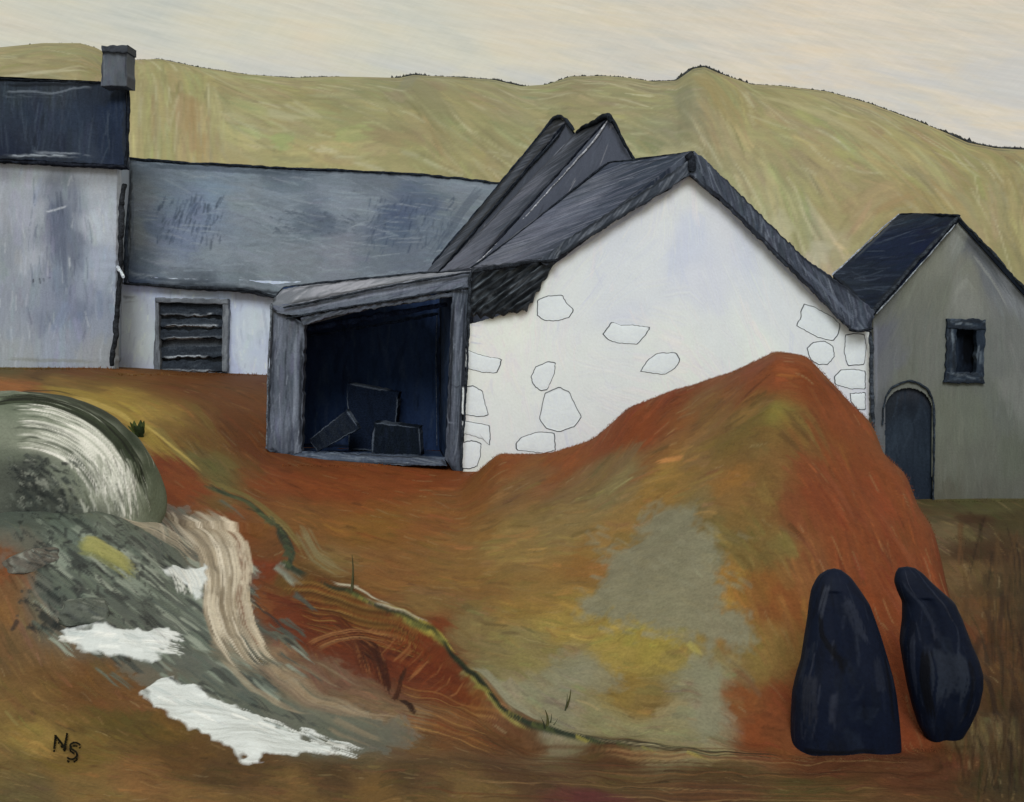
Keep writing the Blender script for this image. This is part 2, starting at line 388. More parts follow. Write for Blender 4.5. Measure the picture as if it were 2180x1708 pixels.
# ================================================================== GROUND
ZC = lambda py, d: CZ + (HY - py) / F * d
keycols = {
    -2600: [(4, 3100), (8, 2200), (11, 1760), (13, 1540), (16, 1270), (20, 1030), (24, 890), (28, 820), (34, 772), (40, 755), (60, 720)],
    -60: [(4, 3500), (8, 2230), (11, 1760), (12, 1640), (13, 1540), (14.5, 1390), (16, 1225), (16.8, 1125), (17.5, 1088), (18.2, 1075), (20, 1030), (22, 950), (24, 890), (26, 850), (28, 820), (31, 792), (34, 774), (40, 752), (60, 720)],
    200: [(4, 3500), (8, 2230), (11, 1760), (12, 1640), (13, 1540), (14.5, 1392), (16, 1225), (16.8, 1128), (17.5, 1092), (18.2, 1080), (20, 1045), (22, 968), (24, 905), (26, 862), (28, 832), (31, 803), (34, 782), (36, 780), (40, 760), (60, 720)],
    330: [(4, 3500), (8, 2230), (11, 1760), (12, 1640), (13, 1540), (14.5, 1402), (16, 1268), (16.8, 1190), (17.5, 1140), (18.2, 1110), (20, 1057), (22, 977), (24, 914), (26, 871), (28, 841), (31, 812), (34, 792), (36, 786), (40, 770), (60, 720)],
    400: [(4, 3500), (8, 2230), (11, 1760), (12, 1640), (13, 1540), (14.5, 1410), (16, 1290), (18, 1160), (20, 1065), (22, 985), (24, 922), (26, 880), (28, 850), (31, 822), (34, 802), (36, 792), (40, 775), (60, 720)],
    570: [(4, 3500), (8, 2230), (11, 1760), (12, 1640), (13, 1545), (14.5, 1415), (16, 1295), (18, 1170), (20, 1085), (22, 1030), (24, 990), (25.5, 960), (28, 890), (31, 842), (34, 812), (36, 800), (40, 780), (60, 730)],
    700: [(4, 3500), (8, 2230), (11, 1760), (12, 1640), (13, 1545), (14.5, 1415), (16, 1295), (18, 1180), (20, 1100), (22, 1040), (24, 996), (25.3, 975), (28, 935), (31, 890), (36, 830), (40, 800), (60, 730)],
    985: [(4, 3500), (8, 2230), (11, 1760), (12, 1640), (13, 1545), (14.5, 1415), (16, 1295), (18, 1185), (20, 1110), (22, 1050), (24, 1004), (26, 970), (30, 910), (36, 840), (40, 800), (60, 730)],
    1060: [(4, 3500), (8, 2230), (11, 1760), (12, 1640), (13, 1545), (14.5, 1410), (16, 1285), (18, 1165), (20, 1080), (22, 985), (22.6, 962), (23.3, 985), (24, 1008), (26, 970), (36, 840), (40, 800), (60, 730)],
    1170: [(4, 3500), (8, 2230), (11, 1760), (12, 1640), (13, 1550), (14.5, 1400), (16, 1270), (18, 1140), (20, 1050), (22, 970), (22.4, 962), (23.2, 990), (24, 1014), (26, 980), (36, 850), (40, 800), (60, 730)],
    1260: [(4, 3500), (8, 2230), (11, 1760), (12, 1645), (13, 1555), (14.5, 1390), (16, 1250), (18, 1115), (20, 1015), (21.8, 940), (22.2, 935), (23.2, 985), (24, 1025), (26, 990), (36, 860), (40, 800), (60, 730)],
    1340: [(4, 3500), (8, 2230), (11, 1760), (12, 1650), (13, 1560), (14.5, 1375), (16, 1220), (18, 1065), (20, 950), (21.5, 868), (22, 862), (23, 950), (24, 1035), (26, 1000), (36, 860), (40, 800), (60, 730)],
    1430: [(4, 3500), (8, 2230), (11, 1755), (12, 1655), (13, 1565), (14.5, 1350), (16, 1180), (18, 1015), (20, 895), (21.2, 830), (21.7, 826), (22.8, 930), (24, 1045), (26, 1010), (36, 880), (40, 800), (60, 730)],
    1540: [(4, 3500), (8, 2230), (11, 1750), (12, 1660), (13, 1575), (14.5, 1320), (16, 1130), (18, 950), (20, 832), (21, 798), (21.5, 797), (22.6, 930), (24, 1065), (26, 1030), (36, 900), (40, 810), (60, 730)],
    1650: [(4, 3500), (8, 2230), (11, 1745), (12, 1665), (13, 1585), (14.5, 1300), (16, 1080), (18, 880), (19.6, 772), (20.5, 750), (21, 752), (22.2, 900), (24, 1090), (26, 1050), (36, 910), (40, 820), (60, 730)],
    1720: [(4, 3500), (8, 2230), (11, 1745), (12, 1665), (13, 1588), (14.5, 1300), (16, 1080), (18, 885), (19.5, 784), (20.3, 762), (20.8, 766), (22, 920), (24, 1110), (26, 1070), (36, 920), (40, 830), (60, 730)],
    1790: [(4, 3500), (8, 2230), (11, 1745), (12, 1665), (13, 1590), (14.5, 1315), (16, 1105), (18, 925), (19.5, 842), (20, 835), (20.5, 845), (22, 1000), (24, 1130), (26, 1095), (36, 930), (40, 840), (60, 730)],
    1860: [(4, 3500), (8, 2230), (11, 1745), (12, 1665), (13, 1592), (14.5, 1330), (16, 1130), (18, 975), (19.2, 912), (19.7, 912), (21, 1050), (23, 1150), (26, 1105), (28, 1070), (36, 930), (40, 850), (60, 730)],
    1930: [(4, 3500), (8, 2230), (11, 1745), (12, 1665), (13, 1594), (14.5, 1355), (16, 1175), (17.8, 1015), (18.4, 1008), (19.2, 1090), (21, 1190), (24, 1130), (26, 1098), (28, 1066), (36, 935), (40, 850), (60, 730)],
    1990: [(4, 3500), (8, 2230), (11, 1745), (12, 1665), (13, 1594), (14.5, 1390), (16, 1225), (17, 1132), (17.5, 1125), (18.3, 1210), (20, 1225), (24, 1130), (28, 1064), (36, 935), (40, 850), (60, 730)],
    2030: [(4, 3500), (8, 2230), (11, 1745), (12, 1665), (13, 1594), (14.5, 1420), (15.6, 1296), (16.2, 1290), (17, 1330), (18, 1295), (20, 1230), (24, 1130), (28, 1063), (36, 935), (40, 850), (60, 730)],
    2090: [(4, 3500), (8, 2230), (11, 1745), (12, 1665), (13, 1590), (14.5, 1470), (16, 1385), (18, 1300), (20, 1230), (24, 1130), (28, 1062), (36, 935), (40, 850), (60, 730)],
    2240: [(4, 3500), (8, 2230), (11, 1745), (12, 1660), (13, 1575), (14.5, 1460), (16, 1380), (18, 1297), (20, 1230), (24, 1130), (28, 1062), (36, 935), (40, 850), (60, 730)],
    4700: [(4, 3500), (8, 2200), (11, 1740), (13, 1570), (16, 1380), (20, 1230), (24, 1130), (28, 1062), (36, 935), (40, 850), (60, 730)],
}
inv = np.linspace(1 / 10.6, 1 / 36., 640)
rows = np.concatenate([np.linspace(4, 10.4, 16), 1 / inv, np.linspace(36.8, 60, 16)])
cols = np.concatenate([np.linspace(-2600, -75, 50), np.arange(-60, 2241, 3.0), np.linspace(2260, 4700, 50)])
ks = sorted(keycols)
Zk = np.stack([np.interp(rows, [d for d, _ in keycols[k]], [ZC(p, d) for d, p in keycols[k]]) for k in ks], 1)
w0 = 16; Zd = smooth1(Zk[w0:-16], 7, 0); Zk[w0:-16] = Zd
Zg = np.stack([np.interp(cols, ks, Zk[j]) for j in range(len(rows))], 0)
Zg[:, 50:-50] = smooth1(Zg[:, 50:-50], 9, 1)
Xg = (cols[None] - HX) / F * rows[:, None]; Yg = np.broadcast_to(rows[:, None], Xg.shape)
# natural lumps
ln = (vnoise(len(rows), len(cols), 40, 40) - .5) * .14 + (vnoise(len(rows), len(cols), 14, 14) - .5) * .05
fade = np.clip((rows - 9) / 4, 0, 1)[:, None] * np.clip((23 - rows) / 4, .15, 1)[:, None]
Zg = Zg + ln * fade
G = Grid(np.stack([Xg, Yg, Zg], -1)); TER = G
G._px, G._py = 3.0, 2.4

def ground_z(x, y):
    r = np.interp(y, rows, np.arange(len(rows))); c = np.interp(HX + x / y * F, cols, np.arange(len(cols)))
    a, b = int(r), int(c); a = min(a, len(rows) - 2); b = min(b, len(cols) - 2); fr, fc = r - a, c - b
    z = TER.p[..., 2]
    return (z[a, b] * (1 - fc) + z[a, b + 1] * fc) * (1 - fr) + (z[a + 1, b] * (1 - fc) + z[a + 1, b + 1] * fc) * fr

# the turf bank: ground below the turf edge drops a little
bank = [(430, 1030), (520, 1065), (590, 1120), (622, 1180), (612, 1208), (660, 1230), (745, 1255), (830, 1300), (930, 1345), (990, 1420), (1060, 1500), (1180, 1555), (1300, 1582), (1500, 1606), (1700, 1616)]
bq = resample2(G.locs(bank), 60)
V, U = np.meshgrid(np.arange(G.nv, dtype=float), np.arange(G.nu, dtype=float), indexing='ij')
S = (slice(20, 420), slice(100, 760))
bd = np.full(U[S].shape, 1e9); sg = np.zeros_like(bd)
for k in range(len(bq) - 1):
    a, d = bq[k], bq[k + 1] - bq[k]; x = U[S] - a[0]; y = V[S] - a[1]
    t = np.clip((x * d[0] + y * d[1]) / (d @ d), 0, 1)
    dd = np.hypot(x - t * d[0], y - t * d[1]); sel = dd < bd
    bd = np.where(sel, dd, bd); sg = np.where(sel, np.sign(x * -d[1] + y * d[0]), sg)
drop = np.where(sg < 0, np.clip(bd / 14, 0, 1) * np.clip(1 - (bd - 14) / 60, 0, 1), 0) * .15
lip = np.exp(-(bd / 7.) ** 2) * .04
fd = np.clip((1560 - G.PX[S]) / 420, 0, 1)
G.p[S][..., 2] += (lip - drop) * fd
# the shed floor lies below its sill
sx_ = (G.PX > 575) & (G.PX < 975) & (G.p[..., 1] > 25.55) & (G.p[..., 1] < 29)
G.p[..., 2] -= .5 * sx_
G = Grid(G.p); TER = G; G._px, G._py = 3.0, 2.4; G.colx = cols

GUIDES = """0,790,6b5a2c 100,800,6a4a20 200,800,7a4a1c 400,830,7c4619 540,820,74421a 500,900,7c4318 560,960,80421a 20,822,b06a30 120,818,8a6a2a
200,850,a8892f 300,900,b09038 350,945,9a7a30 430,1000,6f6a35 400,950,7a5420 350,1000,8c3a16 400,1060,9a4418 480,1075,7a5a28 520,1110,8a4a20 580,1160,7d4a20 560,1220,8a3a18
600,1030,9a4a1c 700,1050,98481b 800,1040,a04e1e 900,1020,9c4a1a 1000,1040,90541f 650,1120,8f5a25 800,1120,94601f 900,1120,9a5c24 700,1200,8a6a35 800,1230,96602a 1000,1150,93672c 1100,1050,8a6030 1100,1150,9a7a3a 1000,1250,94682c 900,1280,8c6832 1000,1350,857040 1050,1420,837a4c 1150,1300,967530
1050,975,9a4a14 1200,985,9c4c16 1350,905,9c4414 1450,850,8f4216 1600,800,9a4a1e 1650,785,a04c22 1750,810,8c3e12 1500,870,8a5a2a 1600,890,7a6128 1640,875,8a8030 1700,900,7a5a28 1780,890,94451a 1500,950,8e6a36 1600,960,7a5a2a 1700,960,7f5626 1400,960,96602a 1450,1000,a07830 1550,1020,9e6a2a 1750,1050,94421c 1850,1050,93431a 1900,1150,93441c 1800,1150,98481f 1950,1200,93421a 1850,1200,964820 1700,1080,8f4a26 1600,1100,86662e 1650,1150,7b6a32 1550,1150,7a6a36 1500,1060,857343 1300,1050,8b7a48 1250,1030,86683a 1200,1100,907640
1300,1150,a07a3a 1250,1200,9a6a2a 1600,1230,955c22 1650,1290,94501e 1550,1260,a87a2e 1700,1180,92582a 1650,1380,8f6a2e 1600,1400,8c7434
1100,1480,86846a 1200,1520,85836a 1300,1540,8b865f 1400,1560,8c8762 1200,1430,86856c 1480,1440,83836c 1500,1510,83826a 1480,1570,8c8762
1200,1330,a58a3a 1300,1350,a8903c 1400,1380,a39036 1450,1420,978434 1350,1450,93742f 1400,1500,8e7336 1150,1380,8f8048
1560,1500,8e4a1e 1600,1560,93451a 1650,1480,8a3e18 1650,1590,8c4a22 1920,1400,9a4018 1900,1300,8f3e16 1930,1550,98421c 1780,1400,8c3e18
2050,1130,7a6a48 2100,1085,5f5a34 2080,1120,4a2c1a 2150,1110,4d4422 2110,1180,4a3018 2150,1250,4a3a1c 2060,1220,7a5c34 2080,1300,6e4a22 2120,1400,5c3a1a 2150,1500,4a3216 2100,1560,6a5a34 2150,1650,3e3418 2230,1300,4a3a1c 2230,1600,42341a
1750,1640,6a3a20 1950,1640,683a20 1500,1640,5c4420 1700,1670,5e4e24 1300,1620,5a3c20 1100,1590,6a4020 1000,1570,7a4a22 900,1560,6e4a26 1100,1650,5e4024 1300,1680,6a5028 1500,1690,5a3a22 1250,1705,6a3030 1000,1690,7a5c30 800,1690,7c5a2a 700,1660,5c4426 600,1690,7a5a2c 400,1690,8a6430 200,1690,8a6a34 50,1690,6b5a34 0,1650,7a6430 300,1650,8c6030 150,1600,7d6026 80,1560,a08438 250,1550,64501e 350,1560,6c501e 200,1480,7a4e20 100,1450,7f5a2c 50,1400,7a5a32 20,1300,8a5c2c 0,1200,8c4a20 60,1500,80602e 400,1600,6a4820 500,1640,5e4222 300,1480,7a5026 900,1660,5c4426
50,1110,4a5650 50,1180,6a5f50 120,1150,4d5a50 200,1120,5c6a60 300,1130,6a746a 200,1250,3e4844 300,1280,33393a 380,1300,44504c 450,1350,4f5a54 350,1400,4a504a 500,1450,5a6258 600,1520,5e6050 700,1560,5c5a48 800,1570,625844 100,1280,5a5f5a 150,1320,5c605e 30,1280,7e5a36 100,1050,4a5248 250,1180,566058
600,1290,8c4a20 700,1310,7d2f14 650,1350,80361a 750,1380,5e2412 800,1420,6a2a12 880,1370,84320f 920,1420,80340f 950,1480,8c4a1c 1000,1510,8f541f 650,1250,6b4a1c 750,1290,5e3a14 850,1330,8a4a1a 700,1440,7c5a46 620,1430,8f7a62 800,1500,84664a 860,1530,8a6c4c"""
TONE = 'earth'
guides = []
for tk in GUIDES.split():
    a, b, c = tk.split(','); guides.append((float(a), float(b), c))
G.base(guides, sp=9., power=2.2, warp=11.)
DIRS = [(300, 800, 10), (450, 900, 40), (350, 950, 45), (1100, 1000, -15), (1300, 920, -35), (1600, 810, 0), (1850, 950, 55), (1950, 1150, 60), (1700, 1000, 40), (1500, 1000, 15), (1200, 1150, 15), (900, 1100, 20), (700, 1150, 25), (1300, 1350, 10), (1500, 1550, 10), (1100, 1500, 40), (2100, 1300, 85), (2150, 1600, 88), (1800, 1650, 3), (1200, 1620, 8), (800, 1690, 3), (300, 1650, 10), (200, 1500, 40), (60, 1400, 60), (300, 1200, 45), (600, 1500, 38), (750, 1380, 60), (900, 1480, 20), (750, 1260, 12), (1600, 1250, 50), (1850, 1250, 60)]
BOX = (-50, 775, 2230, 1708)
G.scatter(2400, DIRS, (40, 130), (14, 34), (.35, .7), .12, .45, .06, box=BOX)
G.scatter(3600, DIRS, (30, 110), (5, 12), (.35, .75), .20, .5, .08, box=BOX)

G.scatter(4600, DIRS, (18, 80), (2.8, 6.5), (.3, .6), .22, .55, .06, curve=.1, box=BOX)
G.scatter(900, DIRS, (20, 80), (2.4, 4), (.2, .4), .1, .6, .05, pal=['b08a52', 'a8946a', 'b4a06a', '9a7a4a'], box=BOX)
# -- what grows or lies on it, in its own colours
G.poly([(1370, 1090), (1470, 1075), (1492, 1130), (1532, 1180), (1525, 1230), (1545, 1290), (1610, 1375), (1560, 1378), (1480, 1362), (1440, 1347), (1370, 1330), (1320, 1312), (1240, 1302), (1230, 1275), (1290, 1232), (1300, 1175), (1370, 1142)], '7f7e69', .9, 6., 9.)
G.poly([(1180, 1385), (1250, 1400), (1310, 1430), (1330, 1470), (1280, 1480), (1220, 1450), (1180, 1430)], '84836c', .7, 5., 8.)
G.poly([(1470, 1400), (1520, 1405), (1530, 1460), (1550, 1500), (1530, 1550), (1500, 1580), (1480, 1560), (1490, 1500)], '83836c', .8, 4., 5.)
for _ in range(110):
    t = R.rand(); x = 1240 + 330 * R.rand(); y = 1110 + 250 * R.rand()
    G.stroke([(x, y), (x + 40, y + 14 + 10 * R.randn())], 9, ['868570', '7a7962', '8a8466'][R.randint(3)], .4, .6)
# yellow grass beside the bank and above the boulder
for pts, w, c, a in [([(60, 822), (180, 838), (270, 885), (330, 945), (400, 1005)], 34, 'a88c30', .75), ([(150, 842), (260, 882), (320, 930)], 16, 'cdb050', .7), ([(330, 905), (380, 960), (430, 1010)], 22, '93803a', .6),
                     ([(300, 900), (360, 945), (440, 1015)], 7, 'd0b452', .6), ([(430, 1015), (520, 1050), (600, 1110), (650, 1180)], 18, '84763a', .6), ([(560, 1090), (620, 1140), (660, 1200)], 14, '96864a', .6),
                     ([(640, 1120), (670, 1180), (740, 1220)], 30, '87805a', .5), ([(810, 1285), (880, 1318), (935, 1352), (975, 1400)], 15, 'b0a238', .85), ([(770, 1275), (850, 1300), (920, 1332)], 9, 'b9b5a4', .75), ([(700, 1235), (780, 1262), (860, 1300)], 6, 'b7b3a0', .7),
                     ([(985, 1425), (1060, 1505), (1150, 1555)], 10, 'a8a84a', .55), ([(1010, 1420), (1080, 1490), (1180, 1540)], 22, '8d8c76', .7), ([(1200, 1560), (1350, 1585), (1500, 1600)], 8, 'c6bd96', .45)]:
    for k in range(3):
        o = R.randn(2) * w * .15
        G.stroke([(x + o[0], y + o[1]) for x, y in pts], w * (1 - .2 * k), c, a * (1 - .2 * k), .5, .3)
# rust earth with combed brush ridges
G.poly([(560, 1285), (640, 1270), (760, 1300), (850, 1330), (930, 1375), (985, 1450), (1020, 1500), (930, 1495), (870, 1470), (790, 1440), (700, 1400), (620, 1370)], '7c3013', .75, 8., 8., .2)
for k in range(60):
    x = 570 + 400 * R.rand(); y = 1270 + (x - 570) * .42 + 55 * (R.rand() - .3)
    G.stroke([(x - 50, y - 14), (x, y), (x + 55, y + 34)], 10 + 10 * R.rand(), ['84340f', '7a2c10', '6a2610', '8c3c14', '5c2210'][k % 5], .6, .5, .3)
for k in range(24):
    y0 = 1236 + k * 4.4; G.stroke([(590 + k * 2, y0), (700 + k * 3, y0 + 14 + k * .8), (820 + k * 3, y0 + 44 + k), (900 + k * 2, y0 + 84)], 5, ['6b4a1a', '8c6426', '4e3212', '8a4a18', '9a7430', '3e2810'][k % 6], .75, .5, .4)
for k in range(44):
    t = R.rand(); o = 30 * R.randn() * .4
    G.stroke([(690 + 80 * t, 1300 + 70 * t + o), (738 + 80 * t, 1342 + 60 * t + o), (764 + 70 * t, 1420 + 50 * t + o)], 5 + 7 * R.rand(), ['47190b', '5c2410', '6a2c12', '3c150a', '94552a'][k % 5], .75, .5, .4)
for k in range(40):
    t = R.rand(); o = 12 * R.randn()
    G.stroke([(840 + 150 * t, 1345 + 120 * t + o), (800 + 150 * t, 1395 + 110 * t + o)], 3 + 6 * R.rand(), ['84320f', '923c14', '7a2c10', 'b06a34'][k % 4], .65, .5, .4)
for k in range(22):
    a0 = R.rand() * 60; pts = [(760 + (90 + a0) * math.cos(q), 1420 + (55 + a0 * .6) * math.sin(q)) for q in np.linspace(-2.6, -.4, 8)]
    G.stroke(pts, 2.6 + 2 * R.rand(), ['b4703a', 'a05a28', 'c08a50', '5c2410'][k % 4], .55, .7, .3)
for k in range(14):
    y0 = 1452 + k * 7; G.stroke([(840, y0), (930, y0 + 22), (1020, y0 + 58), (1100, y0 + 85)], 4.5, ['a4662c', '7c441a', 'b4803c', '6c3a16', '8a3a14'][k % 5], .75, .45, .4)
for k in range(10):
    G.stroke([(866 - k * 2, 1412 + k * 4), (852, 1455), (840 - k, 1496)], 7, ['3a180c', '5a2a14'][k % 2], .8, .5)
for k in range(8): G.stroke([(848 + 2 * k, 1488), (882 + k, 1532)], 6, '33170c', .8, .5)
# long combed strokes of the lower track
for k in range(26):
    y0 = 1560 + k * 5.2
    x0 = 820 + R.rand() * 500; x1 = x0 + 500 + R.rand() * 600
    sag = lambda x: y0 + 45 * (1 - math.exp(-max(0, x - 820) / 350.))
    G.stroke([(x, sag(x)) for x in np.linspace(x0, min(x1, 2090), 6)], 5 + 6 * R.rand(), ['7c4c28', '4e2e18', '8a5a30', '5e3a1c', '6e3a20', 'a27a48'][R.randint(6)], .55, .55, .4)
for k in range(150):
    x = 2020 + 210 * R.rand() ** .7; y = 1085 + 500 * R.rand(); x += max(0, (1300 - y)) * .05
    bn = 12 * R.randn(); G.stroke([(x, y), (x + 10 + bn, y + 60), (x + 12 + bn * 2, y + 130 + 60 * R.rand())], 4 + 9 * R.rand(), ['2c1a10', '4e381c', '38200f', '5c4020', '34300f', '452a14', '241409'][R.randint(7)] if x > 2050 + 30 * R.randn() else ['6a5434', '5c3e20', '6e4826'][k % 3], .6, .55, .4)
# flanks of the mound: sweeping orange brushwork
for k in range(60):
    t = R.rand(); x = 1740 + 220 * R.rand(); y = 830 + 330 * (x - 1740) / 220 + 60 + 150 * R.rand()
    G.stroke([(x - 40, y - 60), (x, y), (x + 30, y + 60)], 8 + 10 * R.rand(), ['9c4a1c', '8a3a14', '94421a', 'a2502a', '8c3418'][R.randint(5)], .4, .5, .3)
# stream: grey green water, rocks under it, the cream fall
stream_poly = [(0, 1085), (90, 1060), (200, 1085), (345, 1072), (395, 1082), (440, 1120), (540, 1200), (535, 1290), (540, 1380), (600, 1440), (700, 1500), (800, 1530), (880, 1545), (880, 1580), (800, 1600), (720, 1612), (600, 1590), (450, 1530), (320, 1460), (230, 1380), (160, 1320), (110, 1270), (60, 1200), (-20, 1180)]
sel_before = G.c.copy()
G.poly(stream_poly, '56605a', .55, 7., 9., mask='stream')
for k in range(520):
    t = R.rand(); x = 20 + 560 * t + 60 * R.randn(); y = 1110 + 300 * t + 80 * R.randn()
    if 90 < x < 760 and 1075 < y < 1560:
        G.stroke([(x - 30, y - 22), (x, y), (x + 34, y + 30)], 5 + 15 * R.rand(), ['5c6a62', '46524e', '2a3232', '7a867c', '4c5650', '8a948a', '20282a', '5a665c'][R.randint(8)], .8, .6, .5)
for k in range(260):
    x = 30 + 290 * R.rand(); y = 1080 + 260 * R.rand()
    G.stroke([(x, y), (x + 14 + 10 * R.randn(), y + 10 + 10 * R.randn())], 4 + 7 * R.rand(), ['20262a', '2e3434', '161a1e'][R.randint(3)], .7, .8, .4)
for k in range(34):
    x = 470 + 330 * R.rand(); y = 1400 + (x - 470) * .45 + 30 * R.randn()
    G.stroke([(x - 60, y - 30), (x, y), (x + 70, y + 30)], 10 + 10 * R.rand(), ['6a6c5c', '5a6054', '746a54', '50564c', '8a7a62'][R.randint(5)], .5, .5, .4)
fall = [(372, 1086), (420, 1112), (464, 1162), (478, 1225), (472, 1285), (488, 1345), (524, 1400), (565, 1436)]
def fall_at(s0, s1, off, n=7):
    t = np.linspace(s0, s1, n) * (len(fall) - 1); f = np.array(fall, float); k = np.arange(len(f))
    return [(np.interp(q, k, f[:, 0]) + off * (1 - .25 * q / 7), np.interp(q, k, f[:, 1]) - off * .25) for q in t]
for off in range(-38, 48, 7):
    c = ['9c8e78', 'a89a84', '8c7f6a', 'b4a791', 'a0927c'][(off // 7) % 5]
    G.stroke(fall_at(.02, .80 + .1 * R.rand(), off), 20, c, .75, .25, .3, mask='stream')
for k in range(90):
    s0 = R.rand() * .7; off = -44 + 96 * R.rand()
    G.stroke(fall_at(s0, min(1., s0 + .25 + .3 * R.rand()), off), 4 + 9 * R.rand(), ['c9bfab', '8a7c66', 'd8cfbd', '9a8c75', '766a58', 'bdb099', 'e0d8c8', 'ada08a'][R.randint(8)], .75, .55, .35, mask='stream' if off < 40 else None)
for k in range(46):
    s0 = .1 + R.rand() * .6; off = 40 + 26 * R.rand()
    G.stroke(fall_at(s0, s0 + .12 + .2 * R.rand(), off), 4 + 7 * R.rand(), ['d3c8b4', 'b5a790', '8a5a3c', 'c4b8a2'][k % 4], .7, .8, .4)
for k in range(16):
    o = R.randn() * 34
    G.stroke([(545 + o, 1405 + o * .2), (620 + o, 1465), (720 + o, 1515), (830 + o, 1540)], 9 + 9 * R.rand(), ['a08c70', '8a7458', 'b6a488', '7a6450'][k % 4], .45, .65, .4)
for c, w, o in [('c9bda6', 40, 0), ('b3a690', 26, 14), ('d4cab6', 14, -10)]:
    G.stroke([(255 + o, 1100), (320, 1118 + o), (380, 1150 + o), (425, 1190 + o)], w, c, .55, .55, .4, mask='stream')
for k in range(7):
    G.stroke([(300 + 10 * k, 1095 - 2 * k), (345 + 6 * k, 1120), (350 + 14 * k, 1160 + 4 * k)], 9, ['d8cfbd', '8f988e', 'b9b3a2'][k % 3], .5, .6, .4)
# yellow green weed
for k in range(9):
    o = R.randn(2) * 5
    G.stroke([(168 + o[0], 1158 + o[1]), (215 + o[0], 1172 + o[1]), (262 + o[0], 1200 + o[1]), (300, 1236 + o[1])], 26 - k, ['a3a352', '8f9448', 'b0ae5e'][k % 3], .55, .5, .3)
# white water
foam1 = [(128, 1345), (175, 1333), (250, 1340), (300, 1345), (345, 1338), (372, 1350), (358, 1365), (342, 1385), (350, 1400), (330, 1413), (280, 1404), (220, 1392), (165, 1375)]
foam2 = [(305, 1475), (340, 1450), (372, 1440), (420, 1468), (470, 1490), (520, 1512), (560, 1530), (610, 1556), (670, 1582), (715, 1594), (690, 1606), (640, 1606), (600, 1610), (560, 1606), (545, 1625), (520, 1622), (510, 1608), (470, 1580), (400, 1545), (330, 1510)]
foam3 = [(345, 1210), (385, 1205), (432, 1200), (438, 1225), (436, 1270), (425, 1278), (400, 1250)]
for pz, wz in ((foam1, 4.), (foam2, 4.), (foam3, 4.)):
    G.poly(pz, 'd9e2e6', .97, wz, 2.4, .06, mask='foam', fray=.35)
for k in range(46):
    if k % 2: x, y, a = 140 + 200 * R.rand(), 1350 + 40 * R.rand(), .1
    else:
        x = 320 + 420 * R.rand(); y = 1470 + (x - 320) * .32 + 16 * R.randn(); a = .42
    G.stroke([(x - 28, y - 28 * a), (x + 30, y + 30 * a)], 6 + 9 * R.rand(), ['e3eaec', 'ccd6da', 'bccacf', 'eef2f3'][R.randint(4)], .6, .6, .3, mask='foam')
for k in range(60):                                       # dry ends where the brush of water thins out
    if k % 3 == 0: x, y, a = 350 + 25 * R.rand(), 1345 + 50 * R.rand(), .15
    elif k % 3 == 1: x = 660 + 110 * R.rand(); y = 1580 + 30 * R.rand(); a = .25
    else: x = 420 + 300 * R.rand(); y = 1480 + (x - 420) * .32 + 12 * R.rand(); a = .34
    G.stroke([(x - 26, y - 26 * a), (x + 26, y + 26 * a)], 3 + 4 * R.rand(), 'e0e7ea', .85, .7, .2, mask='foam')
for k in range(14):
    x = 350 + 75 * R.rand(); G.stroke([(x, 1205 + 10 * R.rand()), (x + 18, 1240), (x + 24, 1270)], 5, 'e4e9e8', .7, .7, .3, mask='foam')
for k in range(26):
    x = 330 + 360 * R.rand(); y = 1460 + (x - 330) * .32 - 26
    G.stroke([(x, y), (x + 26, y + 13)], 4 + 6 * R.rand(), ['23292b', '3a4240'][k % 2], .6, .8)
# dark seam under the turf lip
for i0, i1, w, c, a in [(0, 4, 9, '39442e', .8), (2, 6, 10, '2c362c', .9), (0, 3, 16, '4c5638', .5), (5, 9, 6, '2e3222', .85), (7, 11, 6, '3a4022', .8), (8, 13, 7, '1f271e', .92), (11, 15, 6, '28281c', .85), (10, 13, 9, '2a3428', .7)]:
    for k in range(3):
        q_ = np.array(bank[i0:i1], float) + R.randn(1, 2) * 2
        G.stroke([tuple(t) for t in q_], w * (1 - .25 * k), c, a, .12, .5, wob=1.2)
for k in range(26):
    i = 6 + int(7 * R.rand()); t = R.rand(); x = bank[i][0] * (1 - t) + bank[i + 1][0] * t; y = bank[i][1] * (1 - t) + bank[i + 1][1] * t
    G.stroke([(x - 20, y - 4), (x + 24, y + 16)], 4 + 5 * R.rand(), ['a89c3c', '8f8836', '6a7234', '4e5a2c', '3c4a26'][k % 5], .6, .75)
for k in range(30):
    i = int(4 * R.rand()); t = R.rand(); x = bank[i][0] * (1 - t) + bank[i + 1][0] * t; y = bank[i][1] * (1 - t) + bank[i + 1][1] * t
    G.stroke([(x - 12 + 6 * R.randn(), y - 8 + 5 * R.randn()), (x + 12, y + 8)], 4 + 6 * R.rand(), ['3a4a34', '2a3628', '5c6a40', '46523a'][k % 4], .7, .7)
G.stroke([(0, 846), (60, 832), (120, 832), (190, 848)], 7, '241c10', .7, .5)

G.scatter(1500, DIRS, (14, 60), (2.6, 4.5), (.2, .5), .2, .6, .05, curve=.1, box=BOX)
# split the sheet into turf, water and white water
q = lambda a: ((a[:-1, :-1] + a[1:, :-1] + a[:-1, 1:] + a[1:, 1:]) > 1.5).ravel()
mf = q(G.m['foam']); mw = q(G.m['stream']) & ~mf
G.p[..., 2] += G.m['foam'] * (.006 + .008 * G.h)
tag(G.build('ground', M['heath'], sel=~(mf | mw)), kind='structure')
tag(G.build('stream', M['water'], sel=mw), kind='structure')
tag(G.build('white_water', M['foam'], sel=mf), kind='structure')

